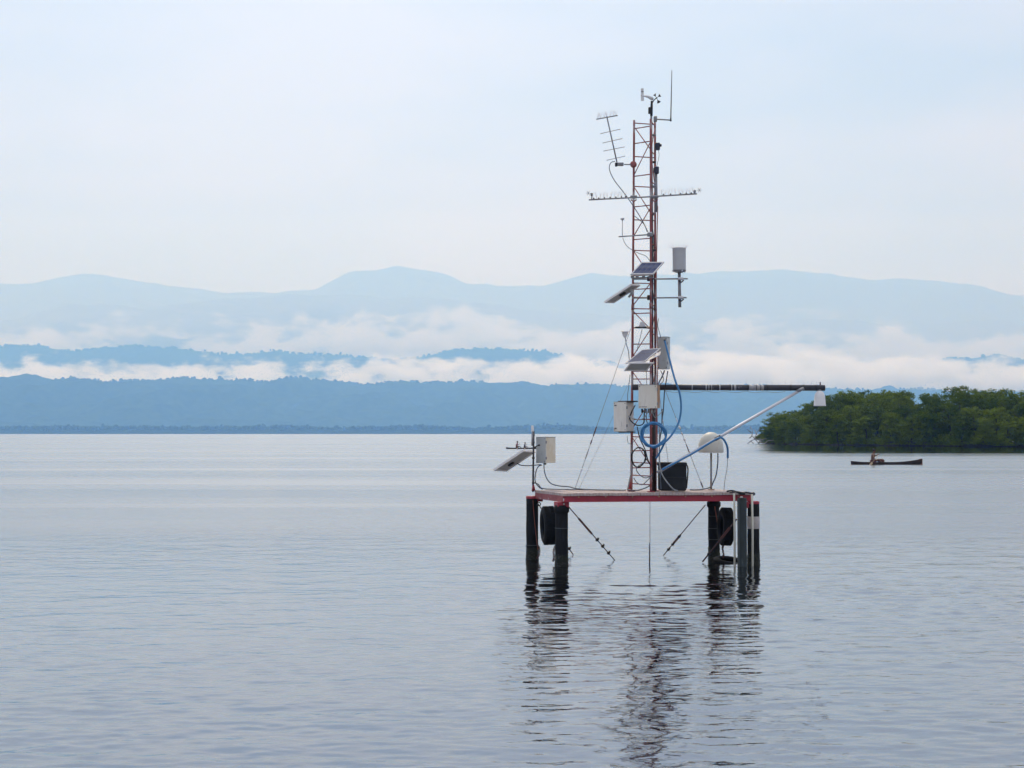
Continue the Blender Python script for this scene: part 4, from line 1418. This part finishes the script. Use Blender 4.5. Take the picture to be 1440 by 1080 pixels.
# cup sensor left, pyranometer inside the tower
cs = empty('cup_sensor', P(885, 507, 23.1), 'small pale cup shaped sensor on a bent stalk left of the tower', 'sensor')
MB().lathe(P(879, 475.5, 23.1), [(.012, 0), (.03, .03), (.046, .055), (.05, .1), (.066, .102), (.066, .108), (.05, .112), (0, .112)], Z, 20).build('cup', m_whitepl, cs)
MB().tube(spline([P(879.3, 475, 23.1), P(881, 485, 23.1), P(883.8, 494, 23.1), P(885, 508, 23.1)], 5), 0.008, 6).build('stalk', m_galv, cs)
py_ = empty('pyranometer', P(903, 462, 23.2), 'small grey domed radiation sensor on a rusty bracket inside the tower', 'sensor')
MB().lathe(P(903, 458.5, 23.2), [(.0, -.02), (.055, -.02), (.06, .0), (.045, .015), (.04, .05), (.03, .065), (0, .07)], Z, 20).build('dome', m_gauge, py_)
MB().rbox(P(904, 460.5, 23.2), (.13, .04, .012), None, .006).build('bracket', m_black, py_)
MB().tube([P(909, 460.5, 23.15), P(917.5, 461.5, 23.15)], 0.02, 8).build('bracket_end', m_rust, py_)

# ------------------------------------------------------------------ boom, hood, brace pole
YB = 23.15
bm_ = empty('boom', P(890, 545, YB), 'long black horizontal pipe boom with silver tape reaching out right of the tower', 'boom')
MB().tube([P(889, 544.5, YB + .1), P(1030, 545, YB), P(1160, 545.5, YB - .1)], 0.048, 16).build('pipe', m_darkpipe, bm_)
def bx(px): return P(px, 544.6 + (px - 890) / 270 * .8, YB + .1 - .2 * (px - 890) / 270)
for (x0, x1) in ((972.5, 974), (992, 994), (996, 997.2), (1000, 1001), (1011, 1013), (1028, 1029.5), (1032, 1035), (1053, 1063), (1064, 1069), (1070, 1074)):
    MB().tube([bx(x0), bx(x1)], 0.0495, 16).build('tape_band', m_tape, bm_)
for x in (948, 1009, 1026, 1051, 1078, 1111, 1129, 1147):
    MB().tube([bx(x), bx(x + 1.2)], 0.052, 14).build('cable_tie', m_black, bm_)
MB().tube([bx(1153.5) + Z * .04, bx(1153.5) + Z * .095], 0.010, 8).build('bolt', m_rod, bm_)
MB().tube([P(1154, 551, YB - .1), P(1149, 549, YB - .1)], 0.012, 6).build('hood_hook', m_galv, bm_)
spikes(bm_, [bx(x) + Z * .045 for x in range(1050, 1150, 9)], rs_, 0.09, 0.5, 2)
cc = []
for i, x in enumerate(range(936, 1112, 8)):
    sag = 0.058 + 0.02 * abs(math.sin(i * 0.9)) + 0.006 * rs_.random()
    cc.append(bx(x) - Z * sag - Vector((0, .02, 0)))
MB().tube(spline(cc, 4), 0.004, 5).build('hanging_cable', m_cablelt, bm_)

hd = empty('sensor_hood', P(1152.5, 571, YB - .12), 'pale bell shaped hood hanging under the far end of the boom', 'sensor hood')
hb, ht = P(1152.8, 571, YB - .12), P(1152.8, 549.5, YB - .12)
H = ht.z - hb.z
MB().lathe(hb, [(.088, 0), (.101, 0), (.101, .012), (.097, .02), (.088, H * .55), (.078, H * .76), (.058, H * .92), (.03, H * .99), (0, H), (0, H * .97), (.05, H * .88), (.07, H * .7), (.08, H * .5), (.088, 0)], Z, 28) \
    .build('shell', m_whitepl, hd)
MB().rbox(ht + Z * .0, (.02, .02, .02), None, .006).build('hanger', m_galv, hd)

bp = empty('brace_pole', P(926, 664, 22.95), 'slanting bright metal pole from the battery case up to the boom', 'pole')
p0, p1 = P(926, 664, 22.95), P(1126, 548.5, YB - .12)
MB().tube([p0, p1], 0.0235, 12).build('pole', m_alu, bp)
MB().tube([lerp(p0, p1, .395), lerp(p0, p1, .435)], 0.03, 12).build('black_tape', m_black, bp)
MB().tube([p1 - Vector((.06, 0, .02)), p1 + Vector((.05, -.02, .03))], 0.028, 10).build('end_clamp', m_galv, bp)
MB().lathe(p0, [(0, -.02), (.03, -.02), (.03, .03), (0, .03)], (p1 - p0), 10).build('foot_joint', m_galv, bp)

# ------------------------------------------------------------------ dome antenna
dm = empty('dome_antenna', P(1000, 688, 23.7), 'cream dome shaped antenna on a slim post near the right end of the deck', 'antenna')
Yq = 23.7
dc = P(999.8, 636.5, Yq)
Rr = 17.6 / F * Yq
Hd = 29.0 / F * Yq
prof = [(0.0, 0.0), (Rr * .96, 0.0), (Rr, .01), (Rr * .995, Hd * .25)]
for k in range(1, 9):
    a = math.pi / 2 * k / 8
    prof.append((Rr * .995 * math.cos(a), Hd * .25 + Hd * .75 * math.sin(a)))
MB().lathe(dc, prof, Z, 36).build('dome', m_dome, dm)
MB().tube([P(1000, 689, Yq), P(1000, 637, Yq)], 0.0165, 10).build('post', m_galv, dm)
MB().rbox(P(1000, 688.3, Yq), (.05, .05, .008), None, .003).build('base_plate', m_rust, dm)
strand([P(1009.5, 637, Yq), P(1009.3, 652, Yq), P(1007, 668, Yq), P(1003, 678, Yq), P(999, 685, Yq), P(985, 688.5, Yq), P(970, 688.8, Yq)], 0.011, m_cable, 'dark cable dropping from the dome antenna to the deck')

# ------------------------------------------------------------------ battery case
Yk = 23.2
bc = empty('battery_case', P(947, 690, Yk), 'black battery case standing right of the tower foot', 'case')
kb = P(946.5, 690.5, Yk); kt = P(946.5, 650.5, Yk)
hh = (kt.z - kb.z) / 2
MB().rbox((kb.x, Yk + .12, kb.z + hh * .93), (0.225, 0.14, hh * .93), None, 0.035).build('case_body', m_bag, bc)
MB().rbox((kb.x - .005, Yk + .12, kb.z + 2 * hh - .025), (0.235, 0.148, 0.028), None, 0.012).build('case_lid', m_bag, bc)
for z in (.95,): MB().rbox((kb.x, Yk + .12, kb.z + hh * z), (0.230, 0.145, 0.006), None, 0.003).build('rib', m_black, bc)
MB().tube(spline([Vector((kb.x + .2, Yk - .02, kb.z + 2 * hh)), Vector((kb.x + .245, Yk - .0, kb.z + 1.6 * hh)), Vector((kb.x + .235, Yk, kb.z + hh * .8)), Vector((kb.x + .22, Yk, kb.z + .05))], 5), 0.012, 7) \
    .build('strap', m_black, bc)

# ------------------------------------------------------------------ hoses and cables
Yh = 22.85
hose = [P(934.8, 479, 23.3), P(938, 492, 23.2), P(942, 507, 23.1), P(945.5, 521, 23.0), P(949.5, 535, 22.9), P(955.5, 552, 22.9), P(957.8, 572, 22.9), P(955, 592, 22.9), P(947, 608, 22.85),
        P(938, 619, 22.8), P(931, 623.5, 22.75)]
cxy = (919.0, 611.5)
for k in range(1, 29):
    a = R(50) + k * R(36)
    rr = 16.6 + 1.3 * math.sin(k * 1.7)
    hose.append(P(cxy[0] + rr * 1.0 * math.cos(a) + .6 * math.sin(k), cxy[1] + rr * 0.99 * math.sin(a), 22.76 - .02 * (k % 3)))
hose += [P(937, 609, 22.75), P(934.5, 622, 22.8), P(929, 634, 22.85), P(923, 644, 22.95)]
MB().tube(spline(hose, 7), 0.0165, 9).build('hose', m_blue, None, 'bright blue hose coiled on the tower and arching down from the tall grey box', 'hose')
MB().tube(spline([P(931, 660.5, 22.85), P(945, 653, 22.84), P(962, 644, 22.87), P(980, 634, 22.9), P(996, 624, 22.9), P(1008, 617, 22.92), P(1014, 615.5, 22.95), P(1019, 620, 23.0), P(1023, 630, 23.1), P(1023.4, 644, 23.2)], 7), 0.0175, 9) \
    .build('hose', m_blue, None, 'blue hose lashed under the slanting pole and hooked over the dome', 'hose')
strand([P(1023.2, 643, 23.2), P(1022.5, 658, 23.25), P(1019.5, 675, 23.3), P(1018, 690, 23.35)], 0.0055, m_cablelt, 'thin pale cable hanging from the blue hose end beside the dome')

# left post cables
strand([P(765, 653, 23.95), P(765.5, 662, 23.9), P(769, 673, 23.8), P(776, 680.5, 23.7), P(788, 683.5, 23.6), P(800, 684.5, 23.55), P(812, 687.3, 23.5), P(840, 688.8, 23.5), P(880, 689.3, 23.5)],
       0.0095, m_cable, 'dark cable curving from the left box down along the deck to the tower')
strand([P(762, 654, 23.95), P(757, 656, 23.95), P(753.5, 664, 23.95), P(752.5, 676, 23.95), P(757, 684, 23.95), P(763, 688, 23.9)], 0.010, m_cable, 'dark cable looping from the left box down its post')
strand([P(751, 679, 23.95), P(757, 681, 23.92), P(762, 686.5, 23.9), P(780, 688, 23.8), P(820, 688.5, 23.75), P(870, 689, 23.7)], 0.009, m_cable, 'dark cable lying along the rear of the deck')
strand([P(727, 651.5, 24.1), P(733, 654.3, 24.05), P(745, 654.8, 24.0), P(761, 653.2, 23.95)], 0.009, m_cable, 'grey cable running from the left solar panel to the box')

# tower cables
strand([P(893, 570, 23.1), P(888, 580, 23.0), P(886, 590, 22.95), P(896, 598, 22.95), P(905, 595, 22.95), P(906, 580, 22.95), P(907, 574, 22.9)], 0.011, m_black, 'thick black cable behind the cream box')
strand([P(884, 585, 22.9), P(892, 589, 22.8), P(902, 590, 22.8), P(909, 583, 22.8), P(912, 575, 22.85)], 0.009, m_cablelt, 'pale grey conduit from the left box to the cream box')
strand([P(909, 575, 22.85), P(909, 590, 22.8), P(911, 598, 22.8), P(905, 604, 22.8), P(903, 618, 22.8)], 0.009, m_cable, 'dark blue grey cable below the cream box')
strand([P(914, 575, 22.85), P(913, 586, 22.85), P(917, 580, 22.82), P(921, 587, 22.85), P(927, 583, 22.85), P(932, 577, 22.9)], 0.006, m_cablelt, 'thin pale cables tangled under the cream box')
for (x, c_) in ((903, m_black), (907.5, m_galv), (912, m_galv), (916.5, m_boxgrey), (920, m_galv)):
    MB().lathe(P(x, 578, 22.9), [(.0, -.03), (.012, -.03), (.016, -.01), (.016, .035), (0, .035)], Z, 8).build('cable_gland', c_, r1)
lab3 = ['dark cable coil upper loop hanging low on the tower', 'dark cable coil lower loop hanging low on the tower']
cpts = []
for k in range(0, 30):
    a = k * R(36) - R(90)
    cpts.append(P(898 + (10 + 1.0 * math.sin(k * 2.3)) * math.cos(a), 643 + (13 + 1.4 * math.sin(k * 1.3)) * math.sin(a), 23.0 - .02 * (k % 3)))
MB().tube(spline(cpts, 5), 0.0085, 6).build('cable_coil', m_black, None, 'black cable coil hanging low on the tower', 'cable')
strand([P(896, 600, 23.0), P(900, 617, 23.0), P(907, 632, 22.95), P(911, 646, 22.95), P(915, 655, 23.0)], 0.010, m_black, 'black cable slanting down the lower tower behind the coil')
strand([P(911, 644, 23.0), P(903, 652, 22.95), P(898, 655, 22.95), P(895, 661, 22.95), P(901, 669, 22.95), P(909, 672, 22.95), P(917, 668, 23.0)], 0.0075, m_cable, 'grey cable looping below the black coil')
strand([P(891, 672, 23.0), P(896, 679, 23.0), P(903, 681.5, 23.0), P(910, 676, 23.0), P(916, 669, 23.0)], 0.0075, m_cable, 'lowest loop of grey cable at the foot of the tower')
strand([P(888, 625, 23.2), P(888, 660, 23.2), P(886, 672, 23.2), P(882.5, 688, 23.2)], 0.012, m_cablelt, 'pale grey conduit running down the left tower leg to the deck')
strand([P(882, 688.8, 23.3), P(896, 689.5, 23.2), P(908, 686, 23.15), P(917, 681, 23.15)], 0.011, m_cable, 'dark cable lying on the deck across the tower foot')
strand([P(927.5, 600, 22.95), P(927, 640, 22.95), P(928, 655, 22.9), P(931, 667, 22.85), P(938, 678, 22.8), P(947, 688, 22.8), P(953, 690, 22.8)], 0.011, m_cablelt, 'pale conduit curving down in front of the battery case')
strand([P(931, 575, 23.0), P(930.5, 600, 23.0), P(927.5, 625, 23.0), P(928, 660, 22.95), P(929.5, 688, 22.95)], 0.010, m_cable, 'dark cable hanging right of the tower behind the blue coil')
strand([P(939, 522, 23.2), P(937, 535, 23.1), P(934.5, 550, 23.1), P(933, 575, 23.05), P(931, 590, 23.0)], 0.009, m_black, 'black cable dropping from the tall grey box')
strand([P(934.5, 521, 23.25), P(931, 530, 23.2), P(927, 537, 23.1), P(925, 543, 23.0)], 0.012, m_cable, 'short dark cable under the tall grey box')
strand([P(929, 521, 23.25), P(932, 528, 23.2), P(933, 535, 23.1), P(929, 540, 23.0)], 0.008, m_cablelt, 'short pale cable under the tall grey box')
strand([P(926, 448, 23.4), P(925, 458, 23.4), P(928, 470, 23.4), P(929, 475, 23.42)], 0.006, m_cable, 'thin cable entering the top of the tall grey box')
strand([P(903, 463, 23.2), P(899.5, 478, 23.15), P(897, 487, 23.1), P(896.5, 493, 23.1)], 0.005, m_black, 'thin black cable dropping from the domed sensor')
strand([P(909, 511, 23.0), P(909, 525, 23.0), P(909.5, 541, 22.95)], 0.005, m_cable, 'thin cable from the panels to the cream box')
strand([P(886, 527, 23.1), P(884, 545, 23.05), P(882.5, 556, 23.0), P(883, 566, 22.98)], 0.0055, m_cable, 'thin blue grey cable entering the top of the left box')
strand([P(919, 640, 23.15), P(920.5, 560, 23.2), P(921, 480, 23.25), P(920, 400, 23.3), P(919.5, 330, 23.3)], 0.0095, m_black, 'black cable running up the inside of the tower')
strand([P(924.5, 640, 23.35), P(924, 560, 23.4), P(925, 500, 23.42), P(922.8, 420, 23.45), P(924, 330, 23.42), P(925, 290, 23.45)], 0.009, m_rung, 'rust brown cable running up the right tower leg')
strand([P(891, 303, 23.1), P(899, 309, 23.1), P(906, 316, 23.1), P(910, 326, 23.1)], 0.006, m_cable, 'thin cable looping inside the tower under the cross arm')
strand([P(882, 613, 23.1), P(883, 622, 23.1), P(887, 624, 23.1), P(892, 620, 23.1), P(895, 616, 23.1)], 0.0045, m_cable, 'small thin cable loop under the left box')

# guy wires
def guy(a, b, sleeves, label, r=0.0042):
    root = empty('guy_wire', b, label, 'guy wire')
    MB().tube([a, b], r, 5).build('wire', m_wire, root)
    for (t0, t1, rr, mt) in sleeves:
        MB().tube([lerp(a, b, t0), lerp(a, b, (t0 + t1) / 2), lerp(a, b, t1)], [rr * .7, rr, rr * .7], 7).build('sleeve', mt, root)
    return root
guy(P(887, 462, 23.3), P(809, 686, 23.0), ((.62, .68, .012, m_rod), (.7, .73, .011, m_rod), (.76, .82, .009, m_wire), (.88, .90, .012, m_alu)), 'thin guy wire slanting down left from the tower with rusty fittings')
guy(P(934, 545, 23.6), P(989, 687, 23.75), ((.30, .36, .010, m_alu), (.38, .41, .018, m_whitepl), (.44, .47, .012, m_alu), (.5, .53, .018, m_whitepl), (.56, .68, .010, m_rod), (.93, .99, .014, m_wire)), 'guy wire slanting down right of the tower with white clamps')
guy(P(928, 560, 23.8), P(941, 660, 24.0), ((.3, .34, .01, m_alu),), 'short steep guy wire behind the blue hose')
guy(P(886, 535, 23.5), P(814, 688, 23.7), (), 'faint second guy wire left of the tower', 0.0025)

# ------------------------------------------------------------------ canoes and people
m_hull = M('dark_canoe_hull', (0.022, 0.018, 0.017), (0.045, 0.03, 0.028), 3, 0.7, spec=.3, bump=.3, c3=(0.12, 0.045, 0.04), c3scale=1.6, c3lo=.5, c3hi=.7)
m_hullend = M('red_brown_canoe_end', (0.17, 0.07, 0.06), (0.1, 0.04, 0.04), 5, 0.7)
m_skin = M('brown_skin', (0.17, 0.085, 0.055), (0.14, 0.07, 0.045), 6, 0.6)
m_hair = M('black_hair', (0.01, 0.009, 0.009), (0.015, 0.013, 0.012), 20, 0.7)
m_short = M('red_brown_shorts', (0.14, 0.05, 0.04), (0.1, 0.035, 0.03), 9, 0.9)
m_pink = M('faded_red_shirt', (0.3, 0.12, 0.14), (0.24, 0.09, 0.11), 7, 0.9)
m_bshirt = M('blue_grey_shirt', (0.07, 0.09, 0.16), (0.05, 0.065, 0.12), 7, 0.9)
m_paddle = M('pale_wood_paddle', (0.5, 0.38, 0.25), (0.4, 0.3, 0.2), 5, 0.6)


def canoe(loc, L_, label, name='dugout_canoe', bow=.42, stern=.2):
    root = empty(name, loc, label, 'canoe')
    n, m_ = 26, 9
    out_, inn = [], []
    for i in range(n + 1):
        t_ = i / n; x = -L_ / 2 + L_ * t_
        w = 0.30 * (math.sin(math.pi * min(1, max(0, t_ * .94 + .03))) ** .55)
        keel = -0.10 + 0.10 * abs(2 * t_ - 1) ** 5
        rim = 0.17 + bow * max(0, (t_ - .6) / .4) ** 2.0 * .75 + stern * max(0, (.3 - t_) / .3) ** 2 * .7
        ro, ri = [], []
        for j in range(m_):
            a = math.pi * j / (m_ - 1)
            y = -math.cos(a) * w; z = rim - (rim - keel) * math.sin(a) ** .7
            ro.append(Vector((x, y, z))); ri.append(Vector((x, y * .86, max(z + .035, keel + .05) if 0 < j < m_ - 1 else z)))
        out_.append(ro); inn.append(ri)
    vs, fs = [], []
    for r_ in out_ + inn: vs += [Vector(loc) + p for p in r_]
    K = (n + 1) * m_
    for i in range(n):
        for j in range(m_ - 1):
            a = i * m_ + j
            fs.append((a, a + m_, a + m_ + 1, a + 1))
            fs.append((K + a, K + a + 1, K + a + m_ + 1, K + a + m_))
        for j in (0, m_ - 1):
            a = i * m_ + j
            fs.append((a, K + a, K + a + m_, a + m_))
    for i in (0, n):
        fs.append(tuple(i * m_ + j for j in range(m_)))
        fs.append(tuple(K + i * m_ + j for j in range(m_)))
    MB().add(vs, fs, True).build('hull', m_hull, root)
    e = Vector(loc) + Vector((L_ / 2 - .09, 0, 0))
    eb = MB()
    rim = .17 + bow * .75
    eb.rbox(e + Z * (rim * .5 - .02), (.11, .075, rim * .5 + .02), (Vector((1, 0, .12)).normalized(), Vector((0, 1, 0)), Z), .02)
    eb.build('stem_block', m_hullend, root)
    for x in (-.9, .3, 1.2):
        MB().rbox(Vector(loc) + Vector((x, 0, .13)), (.07, .24, .012), None, .004).build('thwart', m_hullend, root)
    return root


def skin_mesh(name, mat, joints, edges, root_i, parent, org, sub=2):
    me = bpy.data.meshes.new(name)
    me.from_pydata([tuple(Vector(j[0])) for j in joints], edges, [])
    me.materials.append(mat)
    o_ = bpy.data.objects.new(name, me)
    COL.objects.link(o_)
    sm = o_.modifiers.new('skin', 'SKIN')
    sv = me.skin_vertices[0].data
    for i, j in enumerate(joints):
        r_ = j[1]
        sv[i].radius = r_ if isinstance(r_, tuple) else (r_, r_)
    sv[root_i].use_root = True
    sm.use_smooth_shade = True
    ss = o_.modifiers.new('smooth', 'SUBSURF'); ss.levels = sub; ss.render_levels = sub
    o_.parent = parent
    return o_


def seated_person(loc, yaw, label, shirt, hand1, hand2, lean=.08, hat=False, sc=1.0):
    """person sits facing local +X"""
    root = empty('person', loc, label, 'person')
    root.rotation_euler = (0, 0, yaw)
    root.scale = (sc,) * 3
    J = []; E = []
    def add(p, r, par=None):
        J.append((p, r))
        if par is not None: E.append((par, len(J) - 1))
        return len(J) - 1
    pel = add((0, 0, .11), (.15, .12))
    wst = add((lean * .3, 0, .28), (.125, .10), pel)
    chs = add((lean, 0, .46), (.165, .135), wst)
    shd = add((lean * 1.4, 0, .57), (.10, .08), chs)
    nk = add((lean * 1.6, 0, .66), (.052, .052), shd)
    h1 = add((lean * 1.9 + .005, 0, .74), (.078, .085), nk)
    h2 = add((lean * 2.0 + .01, 0, .83), (.072, .085), h1)
    add((lean * 2.0, 0, .88), (.045, .05), h2)
    for s_, hd_ in ((-1, hand1), (1, hand2)):
        sh = add((lean * 1.4, .17 * s_, .56), .055, shd)
        hd_ = Vector(hd_)
        shv = Vector(J[sh][0])
        midp = (shv + hd_) / 2 + Vector((-.06, .09 * s_, -.10))
        el = add(tuple(midp), .04, sh)
        wr = add(tuple(hd_ - (hd_ - midp).normalized() * .08), .027, el)
        pm = add(tuple(hd_), (.034, .022), wr)
        d = (hd_ - midp).normalized()
        for q_ in range(4):
            off = (q_ - 1.5) * .018
            f1 = add(tuple(hd_ + d * .03 + Vector((off, 0, off * .5))), .010, pm)
            add(tuple(hd_ + d * .045 + Vector((off, -.02 * s_, off * .5 - .02))), .009, f1)
        add(tuple(hd_ + Vector((.0, .02 * s_, .035))), .010, pm)
        hp = add((.04, .10 * s_, .09), .085, pel)
        kn = add((.40, .14 * s_, .27), .058, hp)
        an = add((.62, .11 * s_, .03), .036, kn)
        add((.74, .11 * s_, .02), (.035, .028), an)
    skin_mesh('body', m_skin, J, E, 0, root, loc)
    # head details
    hc = Vector((lean * 2.0 + .01, 0, .80))
    def part(mb, nm, mt):
        me = mb.build(nm, mt, mesh_only=True)
        o_ = bpy.data.objects.new(nm, me); COL.objects.link(o_); o_.parent = root
        return o_
    hb_ = MB().ball(hc + Vector((-.022, 0, .03)), .097, 14, (1.0, .9, .95))
    if hat: hb_.lathe(hc + Vector((0, 0, .06)), [(.09, .0), (.15, -.01), (.15, .0), (.095, .03), (.08, .08), (0, .09)], Z, 16)
    part(hb_, 'hair', m_hair)
    part(MB().ball(hc + Vector((.088, 0, -.015)), .018, 8, (1, .8, 1.5)), 'nose', m_skin)
    part(MB().ball(hc + Vector((.077, -.03, .012)), .010, 8).ball(hc + Vector((.077, .03, .012)), .010, 8), 'eyes', m_hair)
    part(MB().ball(hc + Vector((0, -.088, -.01)), .02, 8, (.8, .5, 1.4)).ball(hc + Vector((0, .088, -.01)), .02, 8, (.8, .5, 1.4)), 'ears', m_skin)
    part(MB().ball(hc + Vector((.075, 0, -.055)), .018, 8, (.5, 1.3, .3)), 'mouth', m_short)
    if shirt:
        JJ = [((0, 0, .14), (.165, .135)), ((lean * .3, 0, .28), (.15, .12)), ((lean, 0, .46), (.172, .13)), ((lean * 1.4, 0, .585), (.11, .09))]
        EE = [(0, 1), (1, 2), (2, 3)]
        for s_, hd_ in ((-1, hand1), (1, hand2)):
            shv = Vector((lean * 1.4, .17 * s_, .56))
            midp = (shv + Vector(hd_)) / 2 + Vector((-.06, .09 * s_, -.10))
            JJ.append((tuple(shv), .07)); EE.append((3, len(JJ) - 1))
            JJ.append((tuple(lerp(shv, midp, .75)), .055)); EE.append((len(JJ) - 2, len(JJ) - 1))
        skin_mesh('shirt', shirt, JJ, EE, 0, root, loc)
    JJ = [((0, 0, .10), (.165, .135)), ((.04, -.10, .095), .098), ((.30, -.13, .22), .075), ((.04, .10, .095), .098), ((.30, .13, .22), .075)]
    skin_mesh('shorts', m_short, JJ, [(0, 1), (1, 2), (0, 3), (3, 4)], 0, root, loc)
    return root


def paddle(a, b, label):
    a, b = Vector(a), Vector(b)
    root = empty('paddle', b, label, 'paddle')
    d = (b - a).normalized()
    MB().tube([a, lerp(a, b, .68)], .016, 8).build('shaft', m_paddle, root)
    s_ = d.cross(Vector((0, 1, 0))).normalized(); nrm = d.cross(s_)
    c = lerp(a, b, .84); hl = (b - a).length * .17
    MB().rbox(c, (hl, .07, .009), (d, s_, nrm), .004).build('blade', m_paddle, root)
    MB().rbox(a, (.018, .05, .016), (d, s_, nrm), .006).build('grip', m_paddle, root)


# right canoe, about a hundred metres out
Yr = F * CAM_H / (653.2 - 609.5)
kr = Vector(((1246 - 720) / F * Yr, Yr, 0.0))
canoe(kr, 4.9, 'long dark dugout canoe with raised red brown end in front of the mangrove island', bow=.3, stern=.12)
pr = Vector(((1225.5 - 720) / F * Yr, Yr, 0.06))
h_lo, h_hi = (.10, -.36, .30), (.40, -.10, .58)
seated_person(pr, R(-6), 'bare chested paddler with black hair bending over in the right canoe', None, h_lo, h_hi, lean=.07, sc=1.12)
dd = (Vector(h_hi) - Vector(h_lo)).normalized()
paddle(pr + Vector(h_hi) + dd * .15, pr + Vector(h_lo) - dd * .85, 'pale wooden paddle dipped by the bare chested paddler')
MB().ball(pr + Vector((.62, 0, .2)), .2, 14, (1.3, .9, .7)).build('bundle', m_short, None, 'red brown bundle lying in front of the paddler in the right canoe', 'bundle')

Yl = F * CAM_H / (631.3 - 609.5)
kl = Vector(((733 - 720) / F * Yl, Yl, 0.0))
canoe(kl, 4.2, 'small distant canoe with two people beyond the left post of the platform', bow=.12, stern=.1)
for (px, sh, lab, sc_) in ((726.3, m_pink, 'person in a faded red shirt sitting in the distant canoe', 1.12), (737.3, m_bshirt, 'person in a dark blue shirt sitting in the distant canoe', .95)):
    q_ = Vector(((px - 720) / F * Yl, Yl, 0.08))
    h_lo, h_hi = Vector((.22, -.28, .28)), Vector((.34, -.05, .52))
    seated_person(q_, 0, lab, sh, h_lo, h_hi, lean=.06, sc=sc_)
    dd = (h_hi - h_lo).normalized()
    paddle(q_ + (h_hi + dd * .1) * sc_, q_ + (h_lo - dd * .65) * sc_, 'paddle held by the %s in the distant canoe' % ('red shirted person' if sh is m_pink else 'blue shirted person'))
